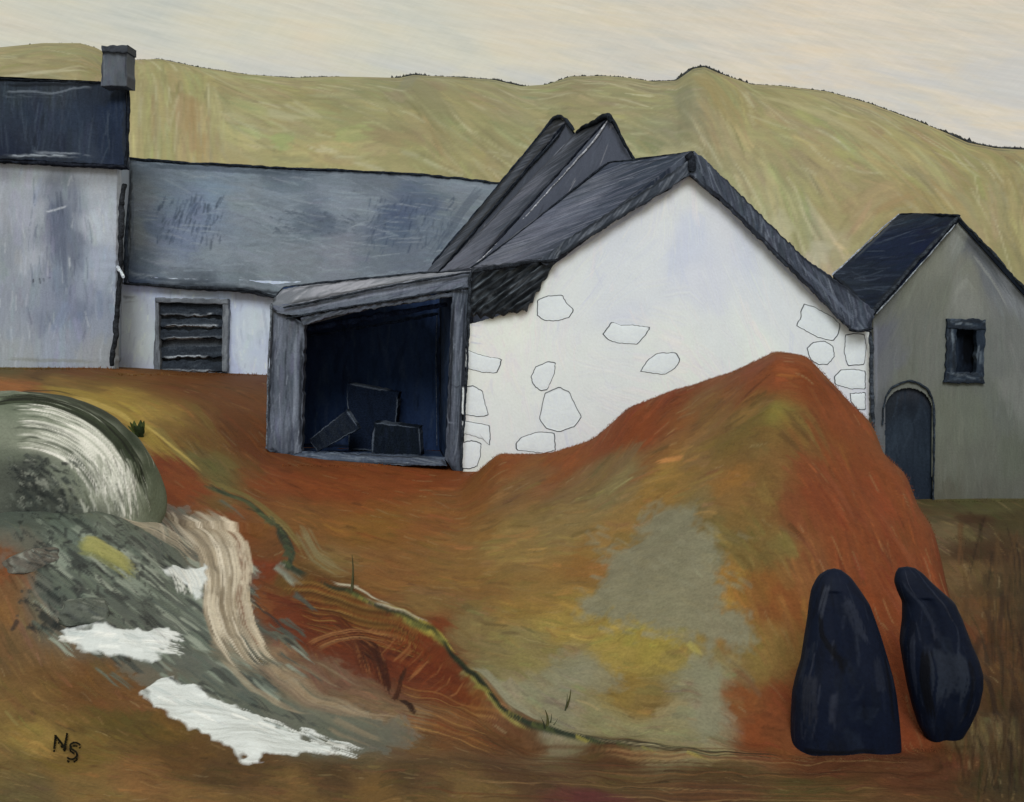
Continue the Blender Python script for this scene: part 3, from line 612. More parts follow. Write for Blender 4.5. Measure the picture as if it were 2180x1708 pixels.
# ================================================================== HILL
sky = [(-3000, 60), (-600, 70), (0, 101), (90, 92), (170, 92), (205, 102), (240, 122), (275, 128), (340, 126), (420, 143), (520, 158), (620, 166), (720, 163), (850, 166), (880, 160), (960, 164), (1050, 170), (1110, 184), (1165, 180), (1215, 163), (1290, 162), (1340, 166), (1390, 174), (1440, 172), (1475, 147), (1500, 143), (1530, 156), (1600, 180), (1660, 183), (1760, 195), (1850, 220), (1950, 257), (2000, 277), (2060, 304), (2120, 316), (2180, 319), (2600, 345), (5000, 380)]
hc = np.concatenate([np.linspace(-3000, -50, 60), np.arange(-40, 2241, 4.0), np.linspace(2260, 5000, 60)])
hs = np.interp(hc, [a for a, _ in sky], [b for _, b in sky])
hs[60:-60] = smooth1(hs[60:-60][None], 2, 1)[0]
tv = np.concatenate([np.linspace(0, 1, 170), 1 + np.linspace(.02, .5, 10)])
crestD = 118 + 10 * np.sin(hc / 420.)
hp = np.zeros((len(tv), len(hc), 3))
for j, t in enumerate(tv):
    if t <= 1:
        d = 39 + (crestD - 39) * t
        pr = 930 + (hs - 930) * (1 - (1 - t) ** 2.3) ** .92
        zz = CZ + (HY - pr) / F * d
    else:
        d = crestD + 60 * (t - 1); zz = CZ + (HY - hs) / F * crestD - (t - 1) * 14
    hp[j, :, 0] = (hc - HX) / F * d; hp[j, :, 1] = d; hp[j, :, 2] = zz
hl = (vnoise(len(tv), len(hc), 22, 30) - .5) * .45 + (vnoise(len(tv), len(hc), 9, 11) - .5) * .2
hp[..., 2] += hl * np.clip(1 - tv, 0, 1)[:, None] * np.clip(tv * 4, 0, 1)[:, None]
H = Grid(hp)
H._px, H._py = 4.0, 2.6; H.colx = hc
HG = """100,130,a0956a 180,140,9d9162 300,250,b0a672 380,240,ac9462 330,180,a89c68 500,240,aea677 700,250,a5a06c 850,230,9e9868 1000,250,a39a66 300,320,b3ab74 700,320,aaa46a 950,330,a59a68 1100,250,9a976a 1350,220,9b976b 1450,250,909070 1550,220,a2955f 1700,260,a89f6b 1900,330,a89c68 2100,380,a2925c 2150,500,a09460 1600,350,aaa272 1750,420,a89c68 1700,480,9a9662 1850,430,a8976a 1950,420,a59360 1650,480,b0aa84 1740,540,b4b096 2100,450,a3986a 880,200,918d68 940,260,979060 600,200,a29a66 450,200,a69c68 1200,200,9c946a"""
TONE = 'hill'
H.base([(float(a), float(b), c) for a, b, c in (t.split(',') for t in HG.split())], sp=7., power=2., warp=7.)
HD = [(100, 130, 5), (300, 230, 88), (390, 250, 88), (600, 220, 14), (600, 320, 6), (800, 300, 4), (900, 240, 40), (1100, 240, 20), (1400, 220, 5), (1550, 230, 70), (1650, 300, 20), (1800, 300, 14), (1750, 400, 35), (1680, 470, 60), (1850, 450, -35), (2000, 400, 30), (2120, 400, 75), (2000, 340, 25)]
H.scatter(1500, HD, (70, 190), (18, 44), (.4, .75), .09, .4, .05)
H.scatter(2000, HD, (40, 150), (6, 14), (.35, .7), .11, .5, .05)
H.scatter(3000, HD, (24, 110), (3, 6), (.35, .75), .15, .55, .04)
H.scatter(1500, HD, (50, 150), (3.2, 7), (.2, .42), .05, .6, .03, pal=['ccc8a6', 'bdb88e', '8d8658', 'a09c86', 'd2d0b6', 'a8a690', '7f7a56'])
for pts, w, c, a in [([(870, 165), (930, 220), (985, 285)], 46, '8f8a62', .55), ([(880, 160), (860, 200)], 30, '8c8c7a', .4), ([(1440, 190), (1480, 260), (1520, 300)], 40, '8a8c74', .4), ([(405, 200), (408, 300)], 22, 'ab8a58', .55), ([(560, 240), (660, 262)], 26, 'b4b08c', .5), ([(600, 215), (690, 260)], 12, 'c2bf9c', .5),
                     ([(1480, 160), (1560, 240), (1590, 300)], 44, 'a4905a', .5), ([(1600, 200), (1900, 330), (2000, 380)], 18, 'bdb486', .4), ([(1640, 460), (1690, 520)], 40, 'b9b69a', .4), ([(1720, 530), (1790, 545)], 26, 'b6b2a0', .5), ([(1400, 320), (1500, 310)], 20, 'b2ac84', .5), ([(1850, 470), (1990, 400)], 9, 'a8885a', .6), ([(0, 160), (210, 165)], 9, 'c4beA4', .5)]:
    for k in range(3): H.stroke([(x + 6 * R.randn(), y + 4 * R.randn()) for x, y in pts], w, c, a * .7, .5, .3)
for x0, x1, w_, al in [(275, 470, 6, .5), (470, 720, 5, .5), (850, 1000, 9, .35), (960, 1120, 7, .6), (1165, 1300, 6, .5), (1300, 1400, 6, .35), (1385, 1480, 10, .5), (1470, 1540, 8, .6), (1600, 1860, 7, .6), (1850, 2010, 6, .6), (2000, 2190, 12, .7), (60, 215, 5, .3)]:
    for k in range(3):
        xs_ = np.linspace(x0, x1, 9)
        H.stroke([(x, np.interp(x, hc, hs) + 1.5 + 2 * k * R.rand()) for x in xs_], w_ * (1 - .25 * k), ['3c4044', '4c5050', '30343a'][k], al, .75, .5)
tag(H.build('hill', M['hill']), kind='structure')

TONE = ''
# dark heather along the hill crest: uncountable, one object
def crest_point(px):
    i = np.interp(px, hc, np.arange(len(hc))); d = np.interp(px, hc, crestD); py = np.interp(px, hc, hs)
    return d, py
hv, hf, hcx = [], [], []
def tuft(px, size, spread):
    d, py = crest_point(px)
    b = P(px, py + .6 + spread * R.randn() * .2, d - .4 + .6 * R.rand()); sc = d / F
    for _ in range(3):
        a = R.randn() * .9; h = size * sc * (.15 + .4 * R.rand()); w = size * sc * (.4 + .6 * R.rand())
        o = b + np.array([R.randn() * size * .5 * sc, R.rand() * .4, 0])
        n = len(hv)
        tip = o + np.array([math.sin(a) * h, 0, math.cos(a) * h])
        hv.extend([o + (-w, 0, -w), o + (w, -.1, -w), o + (0, .3, -w), tip]); hf.extend([(n, n + 1, n + 3), (n + 1, n + 2, n + 3), (n + 2, n, n + 3)])
        c = lin(['23272c', '30353a', '3a3d34', '454a50'][R.randint(4)]); hcx.extend([c] * 4)
for x0, x1, n, size in [(275, 350, 60, 3.2), (350, 470, 110, 3.6), (470, 620, 110, 3.2), (600, 720, 110, 3.6), (840, 900, 40, 7.), (900, 960, 20, 4), (960, 1115, 150, 4.6), (1050, 1115, 60, 6), (1165, 1300, 80, 4.2), (1300, 1400, 50, 4), (1385, 1450, 120, 4.2), (1450, 1485, 90, 4.5), (1470, 1530, 150, 6.), (1530, 1600, 40, 5.), (1600, 1720, 120, 3.4), (1720, 1850, 120, 4.), (1850, 2010, 120, 4.2), (2000, 2190, 520, 6.), (60, 210, 24, 3.4)]:
    for _ in range(int(n * 1.7)): tuft(x0 + (x1 - x0) * R.rand(), size * (1.1 + .8 * R.rand()), size * 1.1)
o = mesh_obj('heather', np.array(hv), hf, np.array(hcx), .5, M['plant'], smooth=False)
tag(o, 'dark heather growing in ragged tufts along the crest of the khaki hill', 'heather', kind='stuff')

# ================================================================== BUILDINGS
TONE = 'cool'
def panel(thing, name, bot, top, mat, color, guides=None, strokes=None, extra=None, thick=None, parent=None, step=2.6, rough=1.2, seed_sp=5., smooth=True, finish=None, gain=1.):
    """one wall, roof slope, board or pane: ruled sheet with brushwork and thickness"""
    g = ruled(bot, top, step, color, rough)
    if guides: g.base(guides, sp=seed_sp, power=2., warp=5., step=2)
    for s in strokes or []: g.scatter(*s[:2], **s[2])
    if mat in ('slate', 'navy', 'timber') and g.nv > 8 and g.nu > 8 and strokes:
        e = 1.5; cn = [(e, e), (g.nu - 1 - e, e), (g.nu - 1 - e, g.nv - 1 - e), (e, g.nv - 1 - e)]; g.px
        for k in range(4):
            for w_, al, dr in ((9, .45, .9), (5, .7, .7), (3, .8, .5)):
                q = resample2(np.array([cn[k], cn[(k + 1) % 4]], float), 14); q = q + (R.rand(14, 2) - .5) * 2.5
                g.dab(q, w_ / max(g._px, 1.5), '24282e', al, dr, .6)
    for e in extra or []: g.stroke(*e[:3], **(e[3] if len(e) > 3 else {}))
    g.c = g.c * gain
    if finish: finish(g)
    return g.build(name, M[mat], thing, parent, thick=thick, smooth=smooth)

def plain(thing, name, quad, mat, color, thick=None, parent=None, step=8., n=40, ang=90):
    """bl, br, tr, tl nodes"""
    bl, br, tr, tl = quad
    return panel(thing, name, [bl, br], [tl, tr], mat, color, strokes=[(n, ang, dict(length=(20, 60), width=(4, 12), jit=.15))], thick=thick, parent=parent, step=step, rough=.5)

# ------------------------------------------------------------------ tall house, left
house = Thing('farmhouse', 'tall grey rendered house with dark slate roof and one square chimney', 'house', P(100, 775, 34))
WL, WR = 33.0, 34.0
panel(house, 'front_wall', [(-260, 790, 32.2), (0, 784, WL), (244, 786, WR)], [(-260, 330, 32.2), (0, 343, WL), (250, 356, WR)], 'grey', '9a9ea6',
      guides=[(0, 380, 'a0a3a8'), (60, 380, 'b0b3b8'), (200, 380, 'b0b3b8'), (120, 420, '80858f'), (128, 470, '6a7080'), (150, 520, '727886'), (60, 450, 'a6a9b0'), (20, 550, '92969e'), (60, 560, 'a8abb2'), (225, 470, 'b8bcc2'), (215, 560, 'a8aeba'), (130, 600, '7f8796'), (40, 620, '9599a2'), (100, 640, '8d92a0'), (190, 620, '9298a6'), (160, 660, '7d8494'), (100, 680, '828896'), (30, 700, '989ca4'), (200, 700, '959aa6'), (120, 740, '9a9fab'), (40, 760, 'a0a2a4'), (220, 750, '9a9c9e')],
      strokes=[(420, 90, dict(length=(30, 120), width=(6, 18), alpha=(.25, .5), jit=.08, curve=.06)), (420, 90, dict(length=(20, 90), width=(2, 5), alpha=(.3, .7), jit=.16, curve=.05, hue=.02)), (60, 90, dict(length=(20, 70), width=(2, 4), alpha=(.3, .6), pal=['c8cacc', 'bfc2c8'])), (50, 90, dict(length=(20, 90), width=(2, 5), alpha=(.3, .6), pal=['5c6272', '6a7180'], box=(60, 400, 190, 720)))],
      extra=[([(120, 405), (128, 520), (135, 640)], 26, '5f6676', dict(alpha=.55, dry=.6)), ([(125, 400), (130, 470)], 14, '4e5562', dict(alpha=.55, dry=.6)), ([(150, 640), (110, 720)], 24, '8a93ab', dict(alpha=.4)), ([(0, 350), (120, 356), (250, 366)], 10, 'a8acb4', dict(alpha=.6)),
             ([(95, 452), (122, 446), (150, 437)], 3.5, 'd0d2d6', dict(alpha=.8)), ([(70, 592), (71, 604)], 3, '32363e', {}), ([(84, 590), (86, 606)], 3, '32363e', {}), ([(92, 590), (93, 600)], 3, '3a3e46', {}), ([(104, 589), (108, 594)], 3, '3a3e46', {}), ([(0, 765), (120, 768), (240, 772)], 8, '8a8a80', dict(alpha=.6))], thick=(0, .35, 0), gain=np.array((.86, .86, .88)))
rf = panel(house, 'roof', [(-260, 318, 31.9), (0, 338, 32.7), (268, 352, 33.7)], [(-260, 150, 34.5), (0, 168, 35.4), (268, 176, 36.4)], 'navy', '222a38',
      guides=[(40, 190, '2a3038'), (120, 190, '30353c'), (220, 190, '262c36'), (60, 240, '262d3a'), (150, 260, '28303e'), (240, 240, '20293a'), (60, 300, '262c38'), (180, 310, '2c3340'), (240, 310, '202838'), (30, 330, '1c2230'), (130, 330, '242a36')],
      strokes=[(160, 90, dict(length=(40, 130), width=(5, 14), alpha=(.3, .6), jit=.2)), (240, 90, dict(length=(50, 150), width=(1.6, 3.4), alpha=(.15, .35), curve=.02, pal=['3a4250', '4a525c', '3c4450', '161c28', '12161e']))],
      extra=[([(0, 196), (60, 194), (110, 200), (160, 188), (230, 186)], 5, '6b7078', dict(alpha=.5, dry=.8)), ([(0, 206), (70, 203), (130, 205), (150, 196)], 4, '5c626a', dict(alpha=.5, dry=.8)), ([(0, 183), (100, 180), (250, 182)], 8, '16191e', dict(alpha=.8)), ([(0, 332), (120, 330), (220, 338)], 4, '9a9ea4', dict(alpha=.6, dry=.8)), ([(60, 325), (150, 328), (200, 334)], 3, '8a8e96', dict(alpha=.6, dry=.8))], thick=(0, .3, -.1))
line('ridge', [(-260, 149, 34.5), (0, 168, 35.3), (140, 176, 35.9), (270, 178, 36.3)], 4.2, '14171c', house, rf)
line('verge', [(268, 354, 33.6), (271, 300, 34.6), (273, 235, 35.5), (271, 174, 36.3)], 5, '191d24', house, rf)
line('gutter', [(-260, 322, 31.8), (0, 343, 32.6), (120, 350, 33.0), (268, 356, 33.6)], 5, '1d2028', house)
plain(house, 'rear_roof', [(-260, 290, 37.5), (268, 300, 39.5), (268, 176, 36.5), (-260, 150, 34.7)], 'navy', '222a38')
plain(house, 'gable_wall', [(245, 782, 34.1), (275, 745, 38.9), (275, 330, 38.9), (252, 352, 34.1)], 'grey', '8c9098', thick=(-.3, 0, 0))
panel(house, 'gable_wall', [(254, 352, 34.1), (268, 345, 36.2), (276, 330, 38.9)], [(254, 350, 34.1), (266, 186, 36.2), (276, 326, 38.9)], 'grey', '8c9098', step=8, thick=(-.25, 0, 0))
plain(house, 'rear_wall', [(275, 745, 39.), (-260, 745, 37.2), (-260, 300, 37.2), (275, 318, 39.)], 'grey', '8c9098')
ch = panel(house, 'chimney', [(214, 184, 35.0), (270, 184, 35.3)], [(219, 104, 35.0), (271, 104, 35.3)], 'grey', '5f636c', guides=[(225, 110, '565a64'), (255, 115, '62666e'), (262, 150, '686c74'), (240, 150, '6c7078'), (225, 170, '6a6e78'), (260, 172, '60646c')],
      strokes=[(60, 90, dict(length=(15, 50), width=(3, 7), jit=.16))], extra=[([(218, 104), (216, 180)], 5, '2c3038', dict(alpha=.8)), ([(268, 104), (268, 180)], 4, '2c3038', dict(alpha=.7)), ([(221, 110), (219, 175)], 2.5, '9a9ea6', dict(alpha=.6))], thick=(0, .75, 0), gain=.68)
panel(house, 'chimney_cap', [(216, 112, 34.92), (273, 111, 35.22)], [(217, 97, 34.92), (273, 96, 35.22)], 'grey', '50545c', strokes=[(20, 0, dict(length=(10, 30), width=(3, 6), jit=.2, pal=['2c3036', '5c6068', '444850']))], thick=(0, .82, 0), parent=ch, rough=2., gain=.62)
line('drainpipe', [(264, 392, 33.6), (258, 470, 33.6), (256, 560, 33.6), (250, 640, 33.6), (246, 710, 33.6), (239, 780, 33.6)], 8, '2a2c30', house, depth_r=.09)
line('pipe_joint', [(247, 566, 33.5), (259, 580, 33.5), (264, 592, 33.5)], 6, 'a8acb4', house, jit=.6)

# ------------------------------------------------------------------ long low byre
byre = Thing('byre', 'long low white byre under a broad grey slate roof with a slatted vent', 'farm building', P(420, 795, 36))
def cut_rect(x0, y0, x1, y1):
    def f(g):
        cx = (g.PX[:-1, :-1] + g.PX[1:, 1:]) / 2; cy = (g.PY[:-1, :-1] + g.PY[1:, 1:]) / 2
        g.hole = np.zeros((g.nv, g.nu), bool); g.hole[:-1, :-1] = (cx > x0) & (cx < x1) & (cy > y0) & (cy < y1)
    return f
wg = ruled([(246, 800, 36), (640, 812, 36.3)], [(262, 590, 36), (640, 600, 36.3)], 2.6, 'b8bcc6', 1.)
wg.base([(290, 640, 'c2c6ce'), (300, 620, 'a8acb8'), (280, 700, 'c0c4ca'), (270, 770, 'b4b8be'), (310, 740, 'c4c8cc'), (400, 625, 'babecb'), (500, 640, 'b2b8ca'), (540, 680, 'bcc2d0'), (560, 740, 'b2b8c8'), (520, 760, 'bac0cc'), (540, 640, 'b0b6c6'), (480, 780, 'a6aab0'), (400, 792, '9a9c9c')], sp=5, power=2, warp=5, step=2)
wg.c = np.clip(wg.c * np.array((1.06, 1.06, 1.22)), 0, .88)
wg.scatter(260, 90, (20, 70), (5, 14), (.25, .5), .07, .4, .02); wg.scatter(160, 90, (10, 50), (2, 4), (.3, .7), .1, .6, .02, pal=['d4d7dc', '9a9fae', 'c8ccd4'])
wg.stroke([(262, 640), (300, 636)], 12, '7a7e88', .5, .8); wg.stroke([(262, 630), (290, 634)], 5, '50545c', .6, .8); wg.stroke([(560, 640), (572, 720), (566, 795)], 10, '9aa0ae', .5, .6)
cut_rect(334, 640, 478, 788)(wg)
wg.build('front_wall', M['white'], byre, None)
vt = panel(byre, 'vent', [(334, 790, 36.35), (480, 790, 36.35)], [(334, 638, 36.35), (480, 638, 36.35)], 'dark', '5a5e64', strokes=[(60, 0, dict(length=(20, 60), width=(3, 8), pal=['4a4e54', '686c72', '3a3e44']))], thick=(0, .1, 0), smooth=False)
for a, b, c, d in (((327, 794), (341, 794), (337, 634), (331, 634)), ((472, 792), (483, 792), (487, 640), (474, 640))):
    panel(byre, 'frame', [a + (35.93,), b + (35.93,)], [d + (35.93,), c + (35.93,)], 'timber', '6a6d72', strokes=[(30, 90, dict(length=(15, 50), width=(2, 5), pal=['83868a', '54575c', '44474c']))], thick=(0, .3, 0), parent=vt)
panel(byre, 'frame', [(331, 644, 35.92), (484, 648, 35.92)], [(331, 634, 35.92), (484, 637, 35.92)], 'timber', '62656a', strokes=[(20, 0, dict(length=(15, 50), width=(2, 5), pal=['7a7d82', '4c4f54']))], thick=(0, .3, 0), parent=vt)
for k, (y0, y1, sk) in enumerate([(645, 670, 3), (679, 694, 1), (702, 722, -3), (739, 762, -2), (768, 788, 3)]):
    panel(byre, 'slat', [(338, y1, 36.05), (410, y1 + sk, 36.05), (477, y1 + sk / 2, 36.05)], [(338, y0 + 1, 36.12), (410, y0 - sk / 2, 36.12), (477, y0 + sk, 36.12)], 'dark', '2f343b',
          strokes=[(26, 0, dict(length=(20, 70), width=(3, 6), pal=['24282e', '3a4048', '30343a', '454a50']))], extra=[([(340, y1 - 1), (410, y1 + sk - 1), (475, y1)], 4, 'a9acb0', dict(alpha=.85, dry=.6))], thick=(0, .1, -.04), parent=vt, rough=2.5)
BR = 36.0
brf = panel(byre, 'roof', [(272, 600, 35.85), (400, 611, 35.85), (500, 614, 35.85), (580, 628, 35.85), (760, 616, 35.9), (905, 590, 36), (1000, 585, 36), (1060, 590, 36)], [(274, 338, 40), (400, 346, 40.4), (500, 352, 40.8), (600, 357, 41.2), (760, 363, 41.8), (905, 372, 42.4), (1045, 388, 43), (1125, 396, 43.4)], 'slate', '6d747c',
      guides=[(300, 360, '5e6670'), (400, 365, '646c74'), (600, 370, '525a64'), (800, 380, '5a6068'), (980, 395, '6a7078'), (300, 420, '70767c'), (360, 430, '68727e'), (420, 450, '62697a'), (390, 490, '687080'), (370, 510, '646c7e'), (450, 420, '6a7684'), (520, 430, '70767c'), (600, 440, '6c737b'), (640, 480, '586069'), (690, 470, '525a66'), (560, 480, '6b7178'), (720, 440, '6e747c'), (780, 430, '6a7078'), (860, 460, '475064'), (840, 490, '4a5464'), (900, 440, '4c5666'), (930, 480, '5c646e'), (960, 430, '62686e'), (300, 560, '5a626c'), (360, 560, '767c82'), (450, 560, '72787e'), (560, 560, '6e747a'), (640, 560, '6a6e74'), (720, 540, '6c6e76'), (800, 560, '5e646c'), (880, 560, '5a606a'), (290, 500, '707478'), (285, 590, '3a4456'), (420, 600, '4c525a'), (540, 606, '62686e'), (320, 480, '5e6878')],
      strokes=[(520, 4, dict(length=(40, 150), width=(8, 22), alpha=(.25, .5), jit=.07, hue=.02)), (620, 4, dict(length=(20, 100), width=(2, 5), alpha=(.3, .65), jit=.14, hue=.03, curve=.05)), (120, 105, dict(length=(14, 44), width=(2, 5), alpha=(.35, .7), pal=['3c4656', '4c5668', '39424e'], box=(330, 420, 470, 520))), (170, 110, dict(length=(10, 40), width=(2, 4), alpha=(.35, .7), pal=['343e50', '3c4658', '454c58'], box=(780, 420, 960, 530))), (90, 20, dict(length=(10, 30), width=(2, 4), alpha=(.35, .7), pal=['3c4450', '454c56'], box=(580, 450, 760, 500))), (240, 5, dict(length=(30, 110), width=(2, 4), alpha=(.2, .4), pal=['8a9094', '868a90', '7e868e']))],
      extra=[([(280, 352), (420, 358), (560, 368), (700, 372)], 10, '3a424c', dict(alpha=.6, dry=.6)), ([(480, 360), (620, 372), (720, 378)], 10, '464e56', dict(alpha=.5, dry=.7)), ([(285, 400), (283, 500), (290, 590)], 9, '4a5260', dict(alpha=.5, dry=.6)), ([(290, 594), (420, 604), (540, 610)], 12, '3e444c', dict(alpha=.6, dry=.6)), ([(600, 614), (760, 604), (890, 582)], 10, '3e444c', dict(alpha=.6, dry=.6)),
             ([(1030, 395), (960, 490), (905, 570)], 22, '454c58', dict(alpha=.55, dry=.6)), ([(940, 420), (900, 500)], 20, '4c5566', dict(alpha=.4, dry=.7))], thick=(0, .3, -.1), gain=np.array((.98, .98, .99)))
line('ridge', [(272, 338, 39.9), (400, 347, 40.3), (500, 352, 40.7), (600, 358, 41.1), (760, 364, 41.7), (905, 373, 42.3), (1000, 383, 42.7), (1045, 389, 42.9), (1110, 395, 43.2)], 4.2, '22272e', byre, brf, jit=.5)
line('verge', [(268, 602, 35.5), (268, 500, 37), (272, 420, 38.5), (274, 340, 39.9)], 6, '2c323c', byre, brf, jit=.4)
line('gutter', [(262, 604, 35.8), (330, 606, 35.8), (400, 614, 35.8), (500, 616, 35.8), (545, 620, 35.8), (590, 634, 35.8)], 5, '26292e', byre, jit=.6)
plain(byre, 'rear_roof', [(262, 480, 46), (1045, 500, 47), (1045, 388, 43.2), (272, 338, 40.2)], 'slate', '5d646c')
plain(byre, 'rear_wall', [(262, 760, 45), (1045, 760, 46), (1045, 505, 46), (262, 490, 45)], 'white', 'a8acb4')
plain(byre, 'gable_wall', [(262, 790, 36.2), (276, 760, 45), (282, 500, 45), (268, 604, 36.2)], 'white', 'a8acb4')

# ------------------------------------------------------------------ the two taller roofs behind
def back_barn(label, rf_f, rf_b, ev_f, ev_b, rt_f, rt_b, base_py, guides, extra, gcol):
    t = Thing('slate_barn', label, 'barn', P(ev_f[0] + 60, base_py, ev_f[2]), 'taller barns behind the white one')
    lp = lambda a, b, k: tuple(a[i] * (1 - k) + b[i] * k for i in range(3))
    r = panel(t, 'roof', [ev_b, ev_f], [rf_b, rf_f], 'slate', '50545e', guides=guides,
              strokes=[(220, guides[0][3] if len(guides[0]) > 3 else -47, dict(length=(40, 140), width=(3, 10), alpha=(.3, .6), jit=.13, curve=.03, hue=.02)), (160, -47, dict(length=(30, 120), width=(1.6, 3.4), alpha=(.35, .75), curve=.02, pal=['8e8c92', '2e333c', '6c6c74', '3c414a', 'a29ea2', '4a4e58']))], extra=extra, thick=(.02, .12, -.16), gain=np.array((.40, .43, .50)))
    panel(t, 'roof', [rf_f, rt_f], [rf_b, rt_b], 'navy', '2b3038', strokes=[(60, 50, dict(length=(20, 60), width=(3, 8), jit=.2))], thick=(0, .1, -.12))
    gw = panel(t, 'gable_wall', [(ev_f[0] + 2, base_py, ev_f[2] - .05), (rf_f[0], base_py, rf_f[2] - .05), (rt_f[0] - 2, base_py, rt_f[2] - .05)], [(ev_f[0] + 4, ev_f[1] + 4, ev_f[2] - .05), (rf_f[0], rf_f[1] + 5, rf_f[2] - .05), (rt_f[0] - 2, rt_f[1] + 4, rt_f[2] - .05)], 'grey', gcol,
               strokes=[(260, -45, dict(length=(16, 70), width=(2, 7), alpha=(.3, .7), jit=.22, hue=.03)), (120, -45, dict(length=(16, 60), width=(1.6, 3.4), pal=['8d8a8e', '3a3e46', '9a969a', '585b62']))], step=2.8)
    plain(t, 'rear_wall', [(rt_b[0], base_py - 20, rt_b[2]), (ev_b[0], base_py - 20, ev_b[2]), (ev_b[0] + 4, ev_b[1] + 4, ev_b[2]), (rt_b[0], rt_b[1] + 4, rt_b[2])], 'grey', gcol)
    plain(t, 'side_wall', [(ev_b[0] + 6, base_py - 20, ev_b[2]), (ev_f[0] + 6, base_py, ev_f[2] + .1), (ev_f[0] + 6, ev_f[1] + 6, ev_f[2] + .1), (ev_b[0] + 6, ev_b[1] + 6, ev_b[2])], 'grey', gcol)
    plain(t, 'side_wall', [(rt_f[0], base_py, rt_f[2] + .1), (rt_b[0], base_py - 20, rt_b[2]), (rt_b[0], rt_b[1] + 4, rt_b[2]), (rt_f[0], rt_f[1] + 4, rt_f[2] + .1)], 'grey', gcol)
    return t, r
b3, r3 = back_barn('rearmost slate roofed barn, leftmost of the two dark peaks against the hill', (1206, 258, 29), (1181, 250, 31.2), (930, 584, 29), (894, 596, 31), (1330, 440, 29), (1312, 430, 31), 860,
    [(1180, 262, '24282f'), (1150, 300, '2c3442'), (1110, 350, '343c4a'), (1060, 420, '3e4550'), (1100, 390, '4a505a'), (1020, 470, '4a5058'), (980, 520, '565a62'), (940, 560, '6a6c72'), (1000, 470, '444a52'), (1180, 285, '3a3f48')],
    [([(1175, 262), (1060, 400), (920, 575)], 8, '262c36', dict(alpha=.6, dry=.5)), ([(1140, 310), (1040, 440), (950, 550)], 10, '5c6068', dict(alpha=.5, dry=.6)), ([(1190, 262), (1160, 290)], 20, '20242b', dict(alpha=.7))], '484b54')
line('ridge', [(1222, 277, 28.8), (1206, 256, 28.9), (1194, 250, 30), (1181, 252, 31), (1164, 271, 31.1)], 6.5, '22262c', b3, r3, jit=.7)
line('verge', [(1203, 263, 28.9), (1188, 290, 28.9), (1100, 388, 28.9), (1000, 504, 28.9), (928, 586, 28.9)], 3.2, '1d2127', b3, r3)
line('verge', [(1179, 253, 31.1), (1152, 285, 31.1), (1069, 385, 31.1), (1000, 468, 31.1), (920, 564, 31)], 4, '282d36', b3, r3, jit=.6)
b2, r2 = back_barn('middle slate barn, its blunt dark peak rising just left of the white gable', (1297, 248, 26.4), (1232, 276, 28.4), (1004, 570, 26.3), (932, 584, 28.3), (1440, 500, 26.4), (1400, 520, 28.4), 900,
    [(1240, 285, '22272f'), (1280, 260, '20242b'), (1250, 310, '343a45'), (1210, 340, '3a404c'), (1170, 370, '4c525c'), (1200, 310, '8a888e'), (1130, 400, '8e8a90'), (1060, 470, '77757c'), (1120, 430, '585c66'), (1040, 530, '7c7a80'), (980, 560, '8a868c'), (1090, 470, '5e626a')],
    [([(1195, 300), (1120, 385), (1030, 490), (950, 570)], 12, '908c92', dict(alpha=.65, dry=.6)), ([(1196, 296), (1165, 335)], 9, 'a29ea2', dict(alpha=.7, dry=.6)), ([(1245, 295), (1150, 400), (1050, 510)], 24, '454b56', dict(alpha=.6, dry=.6)), ([(1222, 284), (1290, 254)], 22, '1e2228', dict(alpha=.8))], '4c4f5a')
line('ridge', [(1228, 281, 28.2), (1245, 271, 27.8), (1270, 257, 27), (1296, 247, 26.3), (1303, 262, 26.2)], 10, '20242a', b2, r2, jit=.7)
line('verge', [(1297, 246, 26.2), (1308, 262, 26.2), (1322, 292, 26.2), (1338, 320, 26.2), (1370, 375, 26.2)], 5, '23272d', b2, r2, jit=.7)
line('verge', [(1294, 256, 26.3), (1264, 300, 26.3), (1190, 383, 26.3), (1123, 457, 26.3), (1060, 520, 26.3), (1002, 572, 26.3)], 2.6, '9a989c', b2, r2, jit=.9)

# ------------------------------------------------------------------ white barn
barn = Thing('white_barn', 'whitewashed stone barn with steep grey slate roof and outlined stones in its gable', 'barn', P(1420, 1050, 24))
ub = lambda x: 985 + (x - 1000) * 865 / 850.
tops = [(1000, 690), (1060, 673), (1122, 655), (1150, 603), (1182, 548), (1250, 503), (1350, 440), (1470, 368), (1540, 428), (1615, 505), (1715, 605), (1800, 690), (1850, 704)]
gw = ruled([(ub(x), 1012 + (ub(x) - 985) * .12, 24) for x, y in tops], [(x, y, 24) for x, y in tops], 2.3, 'd9dadd', 1.2)
gw.base([(1040, 760, 'dfe0e0'), (1010, 900, 'dadcd6'), (1010, 990, 'd6d8c8'), (1100, 700, 'e0e2e2'), (1150, 650, 'dcdfdc'), (1200, 600, 'd8dad8'), (1300, 520, 'd2d4d7'), (1400, 460, 'd6d7da'), (1470, 390, 'dcdcde'), (1540, 480, 'd4d4d8'), (1500, 600, 'd0d1d6'), (1350, 600, 'd4d6d9'), (1620, 580, 'd6d8d9'), (1700, 640, 'd8d9dc'), (1400, 720, 'dcdee2'), (1250, 760, 'dadcdf'), (1150, 800, 'dcdee1'), (1550, 720, 'd8dae0'), (1300, 880, 'dadbdd'), (1600, 740, 'dde0d8'), (1450, 800, 'dee0dc'), (1800, 760, 'd9dbd8'), (1840, 860, 'd2d2d0'), (1200, 930, 'd8d9d6'), (1460, 520, 'c9ccd2'), (1580, 540, 'ccced3'), (1330, 680, 'd0d2d6')], sp=8., power=1.8, warp=8., step=3)
gw.scatter(420, [(1300, 550, -35), (1600, 560, 45), (1400, 700, 20), (1100, 800, 80), (1500, 450, 90)], (40, 150), (8, 24), (.2, .45), .035, .4, .008)
